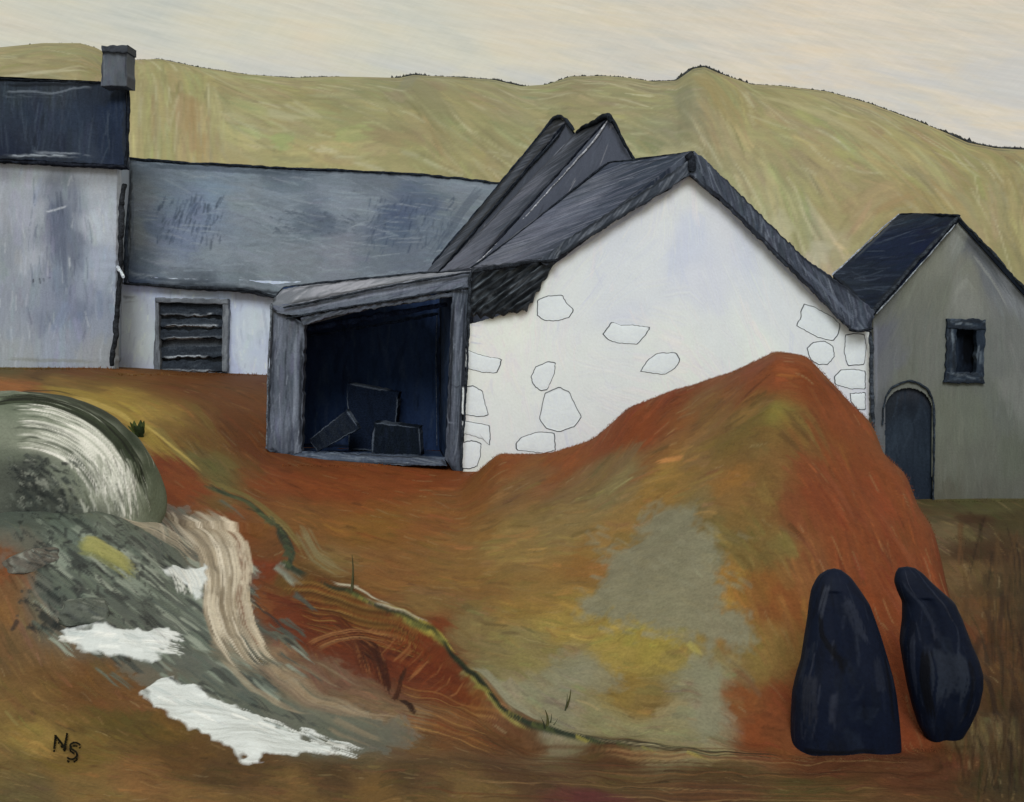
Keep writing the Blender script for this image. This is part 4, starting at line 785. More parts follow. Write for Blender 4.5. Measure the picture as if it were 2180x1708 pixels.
gw.scatter(300, [(1300, 550, -35), (1600, 560, 45), (1400, 700, 70), (1100, 800, 80), (1500, 450, 90)], (30, 110), (2.4, 5), (.2, .5), .06, .6, .01)
gw.scatter(40, 80, (30, 100), (4, 12), (.15, .3), .05, .6, pal=['b9bcc2', 'bfc2c6', 'e6e8ea'])
for y0, y1 in ((690, 695), (712, 720), (728, 734)): gw.stroke([(1000, y0), (1030, y1)], 6, 'b6b8bc', .5, .8)
for x in (1806, 1822, 1842): gw.stroke([(x, 715), (x + 2, 760)], 3, 'b0b2b4', .5, .8)
for k in range(26):
    t = R.rand(); x = 1185 + 280 * t; y = 548 - 178 * t + 10; gw.stroke([(x - 30, y + 19), (x + 30, y - 19)], 5 + 8 * R.rand(), 'aeb2b8', .35, .8)
    t = R.rand(); x = 1475 + 320 * t; y = 372 + 312 * t + 8; gw.stroke([(x - 24, y - 24), (x + 24, y + 24)], 4 + 6 * R.rand(), 'b6b9be', .35, .8)
gw.c = np.clip(gw.c * np.array((.92, .905, .985)), 0, .9)
wall = gw.build('gable_wall', M['white'], barn, None, thick=(0, .4, 0))

def stone(pts, seed):
    """one stone showing through the limewash, rimmed by its dark joint"""
    rr = np.random.RandomState(seed)
    pts = np.array(pts, float); n = 46
    q = resample2(np.concatenate([pts, pts[:1]]), n + 1)[:-1]
    q += (rr.rand(n, 2) - .5) * 1.4
    c = q.mean(0); V = []; Cc = []; rings = [(1.02, 0.0, 0), (1.01, -.006, 0), (.985, -.006, 0), (.975, -.003, 1), (.9, -.006, 1), (.7, -.008, 1), (.35, -.009, 1)]
    sz = np.abs(q - c).mean()
    for k, (s, dz, w) in enumerate(rings):
        off = (s - 1) * 30 / max(sz, 8) + 1 if k < 4 else s
        for p in q:
            xy = c + (p - c) * off
            V.append(P(xy[0], xy[1], 24) + np.array([0, dz - .004, 0]))
            Cc.append(lin('4c4e52') * (.5 + 1.3 * rr.rand()) if not w else lin('d2d4d8') * (.97 + .05 * rr.rand()))
    V.append(P(c[0], c[1], 24) + np.array([0, -.0135, 0])); Cc.append(lin('d2d4d8'))
    f = []
    for k in range(len(rings) - 1):
        for i in range(n):
            a, b = k * n + i, k * n + (i + 1) % n
            f.append((a, b, b + n, a + n))
    L = (len(rings) - 1) * n
    for i in range(n): f.append((L + i, L + (i + 1) % n, len(V) - 1))
    mesh_obj('stone', np.array(V), f, np.array(Cc), .5, M['white'], barn, wall)

stones = [
    [(1144, 672), (1144, 640), (1165, 630), (1198, 629), (1203, 642), (1221, 660), (1212, 676), (1185, 683), (1160, 682)],
    [(1284, 712), (1298, 692), (1303, 686), (1322, 693), (1345, 692), (1384, 697), (1372, 716), (1355, 733), (1315, 730), (1296, 724)],
    [(1364, 790), (1378, 768), (1400, 752), (1440, 751), (1447, 766), (1438, 784), (1415, 797), (1390, 795)],
    [(1131, 803), (1140, 782), (1165, 770), (1182, 772), (1180, 795), (1165, 830), (1150, 832), (1136, 820)],
    [(1160, 838), (1190, 824), (1212, 835), (1222, 858), (1238, 888), (1222, 908), (1190, 920), (1160, 910), (1148, 890), (1155, 862)],
    [(1098, 945), (1112, 930), (1145, 920), (1180, 922), (1182, 958), (1160, 965), (1100, 958)],
    [(992, 742), (1010, 752), (1040, 760), (1068, 764), (1064, 780), (1058, 794), (1030, 793), (990, 783)],
    [(984, 824), (1008, 822), (1026, 832), (1032, 856), (1040, 884), (1020, 887), (982, 882)],
    [(984, 896), (1010, 900), (1042, 906), (1044, 925), (1042, 948), (1026, 934), (1000, 926), (984, 922)],
    [(984, 942), (1004, 938), (1024, 944), (1022, 972), (1016, 992), (1002, 998), (982, 996)],
    [(1712, 648), (1730, 652), (1770, 674), (1788, 690), (1784, 712), (1772, 726), (1740, 718), (1694, 692), (1706, 678), (1704, 664)],
    [(1718, 742), (1730, 730), (1755, 726), (1774, 738), (1776, 760), (1762, 776), (1742, 776), (1726, 766)],
    [(1800, 714), (1816, 710), (1840, 712), (1844, 740), (1840, 776), (1804, 778), (1797, 750)],
    [(1776, 802), (1790, 788), (1815, 786), (1842, 790), (1842, 828), (1812, 828), (1778, 818)],
    [(1810, 838), (1842, 836), (1842, 872), (1826, 872), (1812, 856)],
]
for k, sp in enumerate(stones): stone(sp, 40 + k)

srf = panel(barn, 'roof', [(1003, 570, 26.0), (1060, 566, 25.2), (1125, 556, 24.5), (1176, 548, 23.9)], [(1295, 345, 26.0), (1350, 338, 25.3), (1410, 331, 24.6), (1473, 322, 23.9)], 'slate', '555862',
      guides=[(1300, 355, '50545e'), (1370, 355, '3c434e'), (1430, 340, '444b56'), (1465, 335, '3a3f48'), (1250, 400, '6a6a70'), (1330, 400, '454b56'), (1400, 380, '444a55'), (1200, 450, '70707a'), (1290, 450, '565a66'), (1340, 430, '3f4550'), (1130, 500, '74727a'), (1200, 500, '5a5c66'), (1260, 470, '4a4e58'), (1080, 545, '7a787c'), (1120, 540, '6c6a70'), (1180, 530, '484b54')],
      strokes=[(260, -38, dict(length=(50, 170), width=(5, 14), alpha=(.3, .6), jit=.1, curve=.03, hue=.02)), (330, -38, dict(length=(40, 150), width=(1.8, 4), alpha=(.3, .75), curve=.02, pal=['8c8a92', '343a44', '6c6c76', '3f4550', '9a969a', '50545e', '7a7680']))],
      extra=[([(1290, 352), (1150, 440), (1010, 560)], 9, '70706f', dict(alpha=.6, dry=.6)), ([(1440, 336), (1380, 345), (1310, 352)], 7, '2c323a', dict(alpha=.6, dry=.6)), ([(1465, 335), (1420, 362)], 9, '8c8e94', dict(alpha=.5, dry=.7))], thick=(.02, .06, -.16), gain=np.array((.60, .63, .70)))
line('ridge', [(1292, 347, 26.0), (1330, 343, 25.5), (1370, 337, 25), (1430, 330, 24.4), (1478, 323, 23.85)], 3.6, '23272d', barn, srf, jit=.7)
line('ridge_tile', [(1466, 326, 23.75), (1474, 340, 23.75), (1470, 366, 23.75)], 13, '24272d', barn, srf, jit=.7, depth_r=.1)
line('verge', [(1297, 345, 25.9), (1280, 356, 25.9), (1178, 438, 25.9), (1086, 512, 25.9), (1002, 570, 25.9)], 3.2, '24282f', barn, srf, jit=.6)
vb = panel(barn, 'verge_board', [(1164, 566, 23.75), (1200, 540, 23.75), (1300, 478, 23.75), (1400, 418, 23.75), (1470, 372, 23.75)], [(1150, 556, 23.75), (1200, 514, 23.75), (1300, 450, 23.75), (1400, 386, 23.75), (1470, 340, 23.75)], 'slate', '3c414a',
      strokes=[(140, -32, dict(length=(30, 110), width=(3, 8), alpha=(.4, .8), pal=['2a2f37', '4a4f58', '5c606a', '343941', '6c6f76']))], extra=[([(1180, 551), (1320, 462), (1466, 370)], 8, '22262b', dict(alpha=.7, dry=.5)), ([(1180, 528), (1320, 440), (1466, 344)], 6, '24282e', dict(alpha=.7, dry=.5))], thick=(0, .22, 0), rough=2.4)
rvb = panel(barn, 'verge_board', [(1470, 371, 23.72), (1540, 428, 23.72), (1615, 503, 23.72), (1715, 603, 23.72), (1790, 678, 23.72), (1815, 703, 23.72), (1850, 708, 23.72)], [(1478, 320, 23.72), (1548, 384, 23.72), (1642, 480, 23.72), (1718, 553, 23.72), (1792, 606, 23.72), (1846, 646, 23.72), (1863, 664, 23.72)], 'slate', '50545c',
      strokes=[(240, 44, dict(length=(30, 120), width=(3, 10), alpha=(.35, .75), jit=.15)), (150, 44, dict(length=(20, 90), width=(2, 4), alpha=(.4, .8), pal=['2c3138', '7a7d84', '646870', '3a3f47', '898c92']))],
      extra=[([(1474, 370), (1545, 430), (1620, 505), (1720, 605), (1800, 690)], 6, '24272c', dict(alpha=.9, dry=.4)), ([(1482, 324), (1555, 392), (1650, 488), (1725, 560), (1800, 614), (1850, 650)], 5, '2a2e35', dict(alpha=.85, dry=.4)), ([(1700, 560), (1770, 630), (1830, 690)], 9, '787c86', dict(alpha=.5, dry=.6))], thick=(0, .22, 0), rough=2.2, gain=np.array((.62, .65, .72)))
line('gutter', [(1806, 702, 23.65), (1828, 707, 23.65), (1858, 700, 23.65)], 5, '23262b', barn, jit=.5)
line('drainpipe', [(1854, 706, 23.8), (1855, 760, 23.8), (1856, 830, 23.8), (1858, 905, 23.8), (1858, 1010, 23.8)], 6, '3a3f46', barn, jit=.4)
plain(barn, 'roof', [(1476, 322, 24.1), (1856, 690, 24.1), (1655, 690, 27.3), (1296, 347, 26.1)], 'slate', '50545c', thick=(0, .05, -.15))
plain(barn, 'side_wall', [(1846, 1118, 24.3), (1650, 1050, 27.3), (1650, 690, 27.3), (1846, 706, 24.3)], 'white', 'd0d1d4', thick=(-.3, 0, 0))
plain(barn, 'rear_wall', [(1650, 1050, 27.3), (1035, 980, 27.3), (1035, 575, 27.3), (1650, 690, 27.3)], 'white', 'c8cacc')
# corrugated sheet roof tucked under the eave
def corr(g):
    u = np.linspace(0, 1, g.nu)[None]; v = np.linspace(0, 1, g.nv)[:, None]
    w = np.sin((v * 4.6 - u * 5.2) * 2 * math.pi)
    g.p[..., 1] += -.05 * w; g.p[..., 2] += .03 * w
    g.c *= (1 + .0 * w)[..., None]
panel(barn, 'corrugated_roof', [(1001, 664, 23.8), (1030, 672, 23.8), (1075, 664, 23.8), (1122, 656, 23.8)], [(1003, 578, 24.0), (1060, 568, 24.0), (1120, 560, 23.95), (1184, 548, 23.9)], 'slate', '43474c',
      strokes=[(150, -38, dict(length=(30, 120), width=(3, 7), alpha=(.5, .9), curve=.03, pal=['202428', '34383c', '50555a', '6a6e74', '2a2e32', '565b60'])), (90, -36, dict(length=(40, 130), width=(3, 5), alpha=(.7, .95), dry=.3, curve=.03, pal=['1b1e22', '23272b']))], extra=[([(1010, 668), (1070, 664), (1122, 654)], 7, '22262a', dict(alpha=.8)), ([(1010, 580), (1090, 572), (1180, 550)], 7, '24282c', dict(alpha=.8)), ([(1180, 556), (1152, 606), (1122, 654)], 12, '2c3034', dict(alpha=.8))], thick=(0, .1, -.05), rough=2., finish=corr)
line('eave_board', [(996, 582, 23.78), (1050, 572, 23.85), (1110, 563, 23.8), (1150, 556, 23.75), (1186, 556, 23.7)], 5, '24272c', barn, jit=.6)

# ------------------------------------------------------------------ open cart shed
shed = Thing('open_shed', 'open fronted cart shed with weathered grey plank frame and dark inside', 'shed', P(780, 985, 24.8))
DL, DR = 25.3, 24.05
sd = lambda x: DL + (DR - DL) * (x - 578) / 420.
tim = ['8c8e92', '5c6066', '70747a', '44494f', '9a9c9e', '50545a']
tx = lambda n, a, l=(25, 110): [(n, a, dict(length=l, width=(4, 10), alpha=(.3, .6), jit=.12, curve=.03)), (n, a, dict(length=l, width=(1.8, 4), alpha=(.4, .8), curve=.03, pal=tim))]
panel(shed, 'post', [(566, 956, DL), (604, 974, DL), (642, 962, DL - .1)], [(578, 648, DL), (610, 668, DL), (648, 690, DL - .1)], 'timber', '72757a', guides=[(585, 680, '7c7e82'), (600, 760, '787b80'), (620, 720, '74777b'), (590, 850, '6a6e73'), (610, 900, '80848a'), (630, 800, '666a70'), (635, 930, '5c6066')],
      strokes=tx(110, 90), extra=[([(612, 690), (606, 800), (614, 940)], 5, '33373d', dict(alpha=.75, dry=.6)), ([(586, 700), (580, 830), (588, 950)], 5, '3f4349', dict(alpha=.7, dry=.7)), ([(628, 700), (628, 820), (624, 950)], 7, 'a2a4a8', dict(alpha=.6, dry=.6)), ([(600, 660), (596, 760)], 9, '93959a', dict(alpha=.5)), ([(640, 700), (638, 950)], 5, '2c3036', dict(alpha=.7))], thick=(0, .3, 0), gain=np.array((.58, .61, .70)), rough=1.8)
rp = [(575, 652), (604, 655), (645, 648), (768, 621), (890, 598), (1003, 580)]
l3 = [(609, 680), (645, 672), (707, 660), (829, 641), (930, 624), (1001, 612)]
panel(shed, 'fascia', [(x, y, sd(x) - .06) for x, y in [(590, 668)] + l3[1:]], [(x, y - 1, sd(x) - .06) for x, y in rp], 'timber', '7f8186', strokes=tx(90, -12), extra=[([(620, 662), (768, 634), (900, 610), (995, 592)], 10, 'a3a1a4', dict(alpha=.55, dry=.6))], thick=(0, .2, 0), gain=np.array((.58, .61, .70)), rough=1.6)
l4 = [(646, 694), (690, 678), (760, 663), (870, 645), (930, 636), (968, 630)]
panel(shed, 'lintel', [(x, y, sd(x) + .0) for x, y in l4], [(x, y, sd(x) + .0) for x, y in [(640, 676), (690, 665), (760, 653), (870, 635), (930, 626), (968, 620)]], 'timber', '70747a', strokes=tx(60, -12), extra=[([(650, 688), (760, 660), (950, 632)], 4, '8c8e92', dict(alpha=.6))], thick=(0, .3, 0), gain=np.array((.58, .61, .70)), rough=2.)
panel(shed, 'post', [(948, 980, DR), (964, 1000, DR), (980, 1005, DR)], [(963, 616, DR), (981, 612, DR), (998, 590, DR)], 'timber', '5c6066', strokes=tx(90, 92), extra=[([(978, 625), (970, 800), (958, 990)], 7, '8a8d92', dict(alpha=.65, dry=.6)), ([(990, 620), (984, 800), (974, 1000)], 6, '2c3036', dict(alpha=.8, dry=.5)), ([(966, 640), (960, 800), (953, 970)], 4, '2a2e34', dict(alpha=.8)), ([(950, 817), (984, 818)], 3, '2a2e34', {}), ([(946, 900), (974, 898)], 3, '8a8d92', {})], thick=(0, .3, 0), gain=np.array((.58, .61, .70)), rough=1.6)
panel(shed, 'roof', [(x, y - 3, sd(x) - .02) for x, y in rp], [(584, 634, 27.6), (604, 613, 28.4), (650, 607, 28.2), (770, 594, 27.6), (900, 582, 26.6), (1002, 577, 25.6)], 'timber', '9a989c', guides=[(600, 640, '74767b'), (640, 630, '8c8b8f'), (690, 622, 'a6a2a6'), (760, 608, 'a29ea2'), (850, 596, '929195'), (950, 583, '85858a')], strokes=[(120, -8, dict(length=(30, 110), width=(2, 6), alpha=(.35, .7), pal=['b0acb0', '8a898e', '77787d', 'bab6b8', '696b70']))], thick=(0, 0, -.08), rough=1.2, gain=np.array((.72, .73, .78)))
for nm, pts, w in (('roof_edge', [(582, 640, 27.9), (590, 628, 28.1), (604, 612, 28.3), (650, 606, 28.1), (737, 597, 27.6), (830, 588, 27), (900, 581, 26.5), (1000, 577, 25.3)], 3.6), ('fascia_batten', [(x, y, sd(x) - .14) for x, y in rp[1:]], 3.4), ('fascia_batten', [(x, y - 1, sd(x) - .14) for x, y in l3], 3.4)):
    line(nm, pts, w, '2c3036', shed, jit=.7)
line('corner_strip', [(1001, 578, 23.75), (1000, 640, 23.75), (996, 740, 23.75), (990, 860, 23.75), (981, 1004, 23.75)], 4.6, '2e3238', shed, jit=.5)
line('corner_strip', [(579, 646, DL - .1), (572, 760, DL - .1), (569, 860, DL - .1), (568, 955, DL - .1)], 3, '5a5e64', shed, jit=.7)
panel(shed, 'sill', [(600, 975, DL - .1), (780, 988, 24.7), (950, 994, DR - .02)], [(642, 962, DL - .06), (780, 966, 24.75), (946, 974, DR)], 'timber', '4a5260', strokes=[(90, 3, dict(length=(30, 110), width=(2, 6), alpha=(.35, .75), pal=['5a626e', '343c4a', '6c737c', '2a3240', '444c58']))], thick=(0, .5, -.05), rough=1.6)
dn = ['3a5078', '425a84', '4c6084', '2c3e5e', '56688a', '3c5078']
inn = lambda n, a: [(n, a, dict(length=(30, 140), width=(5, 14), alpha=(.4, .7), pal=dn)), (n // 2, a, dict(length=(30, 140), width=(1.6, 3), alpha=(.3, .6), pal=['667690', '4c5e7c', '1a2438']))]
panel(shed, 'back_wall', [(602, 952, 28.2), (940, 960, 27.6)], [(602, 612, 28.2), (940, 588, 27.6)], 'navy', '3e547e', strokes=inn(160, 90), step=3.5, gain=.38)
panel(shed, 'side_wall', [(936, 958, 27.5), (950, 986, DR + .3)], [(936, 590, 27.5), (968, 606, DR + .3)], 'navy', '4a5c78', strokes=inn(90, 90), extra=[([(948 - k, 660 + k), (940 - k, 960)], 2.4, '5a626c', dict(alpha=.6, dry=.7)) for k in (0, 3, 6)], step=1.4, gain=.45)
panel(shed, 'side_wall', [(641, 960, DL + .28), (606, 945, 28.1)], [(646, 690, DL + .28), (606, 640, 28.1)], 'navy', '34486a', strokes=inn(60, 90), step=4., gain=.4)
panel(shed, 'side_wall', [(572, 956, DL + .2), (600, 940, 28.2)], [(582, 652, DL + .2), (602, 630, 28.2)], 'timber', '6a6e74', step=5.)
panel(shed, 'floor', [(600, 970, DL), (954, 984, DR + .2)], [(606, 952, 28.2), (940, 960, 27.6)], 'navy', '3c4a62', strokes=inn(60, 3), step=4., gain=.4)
line('wall_plank_edge', [(930, 668, 27.3), (928, 760, 27.3), (930, 950, 27.3)], 1.4, '4a525e', shed, jit=.8)
line('roof_beam', [(655, 716, 27.0), (790, 694, 26.8), (932, 668, 26.6)], 5, '222d40', shed, jit=.5)
line('roof_beam', [(655, 700, 26.2), (790, 676, 26.0), (950, 648, 25.6)], 9, '24304a', shed, jit=.4)

def slab(name, label, cat, pts, d, dep, color, seed):
    """a dark block with rubbed pale arrises; pts is its face, clockwise from top left"""
    (a, b, c, e) = pts
    g = ruled([e + (d,), c + (d,)], [a + (d,), b + (d,)], 1.6, color, 1.)
    g.scatter(40, 90, (10, 50), (3, 9), (.3, .6), .2, .4, .03, pal=['262f40', '222b3a', '2c3546', '1d2534'])
    for p, q in ((a, b), (b, c), (c, e), (e, a)):
        g.stroke([p, ((p[0] + q[0]) / 2 + R.randn(), (p[1] + q[1]) / 2 + R.randn()), q], 5., '6c7480', .9, .6, .5)
    g.c = g.c * .5
    o = g.build(name, M['dark'], None, None, thick=(.03, dep, 0), origin=P((e[0] + c[0]) / 2, max(e[1], c[1]), d))
    return tag(o, label, cat)
slab('crate', 'upright dark crate standing at the back of the shed, tallest of three', 'crate', [(738, 815), (848, 836), (840, 962), (742, 958)], 27.0, .4, '253044', 1)
slab('crate', 'low wide dark crate at the front right of the shed floor', 'crate', [(796, 899), (892, 910), (897, 972), (790, 968)], 26.0, .5, '222a34', 2)
slab('stone_slab', 'dark slab leaning at a slant against the upright crate in the shed', 'slab', [(657, 936), (738, 873), (765, 913), (676, 962)], 26.2, .16, '333a45', 3)

# ------------------------------------------------------------------ little house, right
cot = Thing('stone_cottage', 'grey gabled cottage with arched dark door and one small window', 'cottage', P(2040, 1065, 28))
D5 = 28.
ctop = [(1860, 662), (1880, 640), (1950, 562), (2042, 468), (2110, 536), (2180, 616), (2228, 672)]
cg = ruled([(1857 + (x - 1860) * 368 / 368., 1085, D5) for x, y in ctop], [(x, y, D5) for x, y in ctop], 2.4, '7d7e74', 1.)
cg.base([(2040, 490, '95958e'), (2000, 540, '8a8a7e'), (1940, 600, '7f8074'), (1890, 650, '777872'), (1870, 720, '6f7078'), (1890, 780, '76777a'), (1950, 700, '7a7b74'), (2060, 580, '86867c'), (2050, 620, '8d8d86'), (2000, 640, '7b7c72'), (2120, 600, '74767a'), (2150, 640, '85878a'), (2160, 700, '7a7b78'), (2120, 760, '787a76'), (1980, 760, '7c7d76'), (1930, 800, '77786f'), (2000, 900, '76786c'), (2060, 880, '74776c'), (2130, 880, '70736c'), (2160, 840, '82837e'), (2030, 980, '74756a'), (2100, 980, '707168'), (2160, 980, '6c6f64'), (2010, 1050, '67655a'), (2100, 1050, '696860'), (2170, 1050, '6a6a62'), (1865, 900, '6a6c70'), (2080, 540, '6c6e72'), (2210, 760, '7a7b78')], sp=6, power=2., warp=6., step=2)
cg.scatter(420, [(1930, 600, -46), (2110, 600, 48), (2040, 560, -60), (2000, 800, 90), (2100, 900, 90), (1900, 900, 90), (2150, 750, 90)], (30, 110), (6, 16), (.25, .5), .06, .4, .015)
cg.scatter(420, [(1930, 600, -46), (2110, 600, 48), (2040, 560, -60), (2000, 800, 90), (2100, 900, 90), (1900, 900, 90), (2150, 750, 90)], (20, 90), (2, 4.5), (.25, .6), .11, .5, .02)
cg.stroke([(2058, 500), (2110, 570), (2165, 650)], 16, '606468', .6, .5); cg.stroke([(2070, 540), (2120, 610), (2150, 660)], 8, 'a2a29c', .5, .6); cg.stroke([(2060, 480), (2130, 560), (2180, 625)], 7, '9a9a98', .5, .6)
cg.stroke([(2030, 640), (2060, 600), (2090, 650)], 14, '98988f', .45, .6); cg.stroke([(1865, 680), (1866, 800), (1868, 890)], 7, '8e909a', .5, .6)
def cot_holes(g):
    cx = (g.PX[:-1, :-1] + g.PX[1:, 1:]) / 2; cy = (g.PY[:-1, :-1] + g.PY[1:, 1:]) / 2
    g.hole = np.zeros((g.nv, g.nu), bool)
    win = (cx > 2026) & (cx < 2090) & (cy > 692) & (cy < 796)
    ar = (cx > 1884) & (cx < 1984) & (cy > 872) & (cy < 1075) | (((cx - 1934) / 50) ** 2 + ((cy - 872) / 46) ** 2 < 1)
    g.hole[:-1, :-1] = win | ar
cg.c = cg.c * np.array((.68, .67, .66))
cot_holes(cg)
cg.build('gable_wall', M['grey'], cot, None)
wd = panel(cot, 'window', [(2018, 806, D5 + .25), (2096, 806, D5 + .25)], [(2018, 682, D5 + .25), (2096, 682, D5 + .25)], 'navy', '141a24', strokes=[(50, 90, dict(length=(20, 60), width=(4, 10), pal=['0c1018', '1c2430', '242c38', '10161e']))], extra=[([(2064, 706), (2062, 745), (2064, 785)], 26, '07090d', dict(alpha=.9, dry=.3)), ([(2036, 715), (2036, 785)], 10, '2a3340', dict(alpha=.6))], thick=(0, .08, 0))
fr = [[(2013, 808), (2036, 806), (2036, 690), (2017, 680)], [(2078, 806), (2094, 808), (2099, 682), (2080, 690)], [(2016, 700), (2098, 702), (2099, 680), (2017, 679)], [(2009, 816), (2096, 816), (2092, 795), (2014, 793)]]
for k, (a, b, c, d) in enumerate(fr):
    panel(cot, 'sill' if k == 3 else 'frame', [a + (D5 - .07 - .02 * (k > 1),), b + (D5 - .07 - .02 * (k > 1),)], [d + (D5 - .07 - .02 * (k > 1),), c + (D5 - .07 - .02 * (k > 1),)], 'navy', '2b333e', strokes=[(26, 90 if k < 2 else 0, dict(length=(15, 50), width=(2, 6), pal=['1c222c', '3a434e', '4c545e', '232b36', '6c737a']))], thick=(0, .2, 0), parent=wd, rough=2.)
dp = [(1880, 872), (1884, 846), (1898, 826), (1918, 816), (1934, 813), (1952, 816), (1970, 826), (1982, 846), (1986, 872)]
dr = panel(cot, 'door', [(1880, 1076, D5 + .1), (1886, 1076, D5 + .1), (1898, 1076, D5 + .1), (1915, 1076, D5 + .1), (1934, 1076, D5 + .1), (1952, 1076, D5 + .1), (1970, 1076, D5 + .1), (1980, 1076, D5 + .1), (1987, 1076, D5 + .1)], [(x, y, D5 + .1) for x, y in dp], 'navy', '353d47', guides=[(1934, 830, '3e4046'), (1900, 850, '33373c'), (1934, 870, '2a3038'), (1920, 920, '39424c'), (1960, 960, '333c46'), (1940, 1020, '2d3540'), (1970, 900, '303842')],
      strokes=[(110, 90, dict(length=(20, 90), width=(2, 7), alpha=(.35, .7), pal=['262d36', '404953', '343c46', '2c343e']))], extra=[([(1892, 850), (1910, 828), (1938, 820), (1966, 834), (1980, 858)], 10, '50525a', dict(alpha=.6, dry=.6))], thick=(0, .1, 0), gain=np.array((.62, .64, .68)))
line('arch', [(1879, 905, D5 - .04), (1880, 870, D5 - .04), (1886, 845, D5 - .04), (1900, 825, D5 - .04), (1918, 815, D5 - .04), (1936, 811, D5 - .04), (1956, 816, D5 - .04), (1974, 828, D5 - .04), (1985, 848, D5 - .04), (1989, 875, D5 - .04), (1988, 960, D5 - .04), (1987, 1070, D5 - .04)], 3.4, '2e343b', cot, dr, jit=.8)
crf = panel(cot, 'roof', [(1773, 586, 31), (1816, 626, 29.4), (1857, 664, 27.8)], [(1917, 455, 31), (1980, 455, 29.4), (2042, 458, 27.8)], 'navy', '1b2333', guides=[(1920, 465, '272d36'), (2000, 470, '1d2534'), (1950, 500, '18223a'), (1900, 540, '1b253a'), (1850, 590, '1c2432'), (1860, 640, '1e2634'), (1980, 520, '17213a'), (1820, 600, '2a303c'), (2030, 465, '20262f')],
      strokes=[(160, -42, dict(length=(30, 120), width=(4, 12), alpha=(.35, .65), jit=.18)), (70, -42, dict(length=(20, 90), width=(1.6, 3), alpha=(.35, .7), pal=['3a4352', '4a5260', '101722']))], extra=[([(1915, 462), (1840, 530), (1780, 585)], 6, '50555e', dict(alpha=.5, dry=.7))], thick=(.02, .05, -.14))
line('verge', [(1855, 668, 27.75), (1900, 616, 27.75), (1960, 548, 27.75), (2040, 462, 27.75)], 5.5, '31353b', cot, crf, jit=.6)
line('verge', [(1866, 668, 27.7), (1905, 626, 27.7), (1965, 558, 27.7), (2034, 478, 27.7)], 2, '83868a', cot, crf, jit=.9)
line('verge', [(2038, 459, 27.75), (2060, 484, 27.75), (2110, 534, 27.75), (2150, 580, 27.75), (2182, 616, 27.75), (2235, 677, 27.75)], 4.2, '2b2f33', cot, crf, jit=.9)
line('ridge', [(1915, 457, 31), (1960, 456, 30), (2000, 457, 28.8), (2044, 460, 27.7)], 4, '20252e', cot, crf, jit=.6)
line('verge', [(1916, 456, 31.1), (1880, 484, 31.1), (1830, 532, 31.1), (1771, 587, 31.1)], 3, '8f9098', cot, crf, jit=.7)
plain(cot, 'roof', [(2044, 462, 27.9), (2234, 676, 27.9), (2080, 590, 31), (1918, 457, 31)], 'navy', '20262f', thick=(0, .04, -.12))
plain(cot, 'side_wall', [(1800, 1050, 31), (1860, 1080, D5 + .05), (1860, 664, D5 + .05), (1790, 600, 31)], 'grey', '6c6d6a')
plain(cot, 'side_wall', [(2226, 1080, D5 + .05), (2075, 1050, 31), (2075, 600, 31), (2226, 676, D5 + .05)], 'grey', '6c6d6a')
plain(cot, 'rear_wall', [(2075, 1050, 31), (1800, 1050, 31), (1790, 600, 31), (2075, 600, 31)], 'grey', '6c6d6a')

# ================================================================== STONES
def outline_stone(name, label, cat, rows_, depth, yaw_fold, color, strokes, extra, mat='stone', depth_k=.62, group=None, seed=3):
    """standing stone from its rows (py, left px, right px): closed rounded cross sections"""
    rr = np.random.RandomState(seed)
    rows_ = np.array(rows_, float); n = int((rows_[:, 0].max() - rows_[:, 0].min()) / 3)
    yy = np.linspace(rows_[0, 0], rows_[-1, 0], n)
    L_ = np.interp(yy, rows_[:, 0], rows_[:, 1]); Rt = np.interp(yy, rows_[:, 0], rows_[:, 2])
    L_ = smooth1(L_[None], 4, 1)[0]; Rt = smooth1(Rt[None], 4, 1)[0]
    nt = 150
    th = np.linspace(0, 2 * math.pi, nt)
    p = np.zeros((n, nt, 3))
    bump = (vnoise(n, nt, 24, 22, rr) - .5) * .08 + (vnoise(n, nt, 9, 10, rr) - .5) * .012
    bump[:, -12:] = bump[:, -12:] * np.linspace(1, 0, 12) + bump[:, :1] * np.linspace(0, 1, 12)
    for k in range(n):
        cx = (L_[k] + Rt[k]) / 2; hw = (Rt[k] - L_[k]) / 2 / F * depth
        c, s = np.cos(th), np.sin(th)
        x = np.sign(c) * np.abs(c) ** .8; y = np.sign(s) * np.abs(s) ** .85
        fold = yaw_fold(k / (n - 1), x)
        b = P(cx, yy[k], depth)
        w = 1 + bump[k] * np.abs(s)
        p[k, :, 0] = b[0] - x * hw ; p[k, :, 1] = b[1] + (-y) * hw * depth_k * w * 1. + fold * hw
        p[k, :, 2] = b[2]
    p = p[::-1]
    g = Grid(p, color); g.near = 80.
    g._px = max(.8, np.ptp(L_.tolist() + Rt.tolist()) / (nt / 2)); g._py = 3.
    for s_ in strokes: g.scatter(*s_[:2], **s_[2])
    for e in extra: g.stroke(*e[:3], **(e[3] if len(e) > 3 else {}))
    f = g.faces(); v = g.p.reshape(-1, 3)
    org = P((L_[-1] + Rt[-1]) / 2, yy[-1], depth)
    # caps
    fl = [tuple(q) for q in f.tolist()]
    top0 = (n - 1) * nt
    v = np.concatenate([v, v[top0:top0 + nt].mean(0)[None] + [0, 0, .02], v[:nt].mean(0)[None]])
    cc = np.concatenate([g.c.reshape(-1, 3), g.c[-1].mean(0)[None], g.c[0].mean(0)[None]]); hh = np.concatenate([g.h.ravel(), [.5, .5]])
    for i in range(nt - 1):
        fl.append((top0 + i, top0 + i + 1, len(v) - 2)); fl.append((i + 1, i, len(v) - 1))
    o = mesh_obj(name, v, fl, cc, hh, M[mat], origin=org)
    return tag(o, label, cat, group)

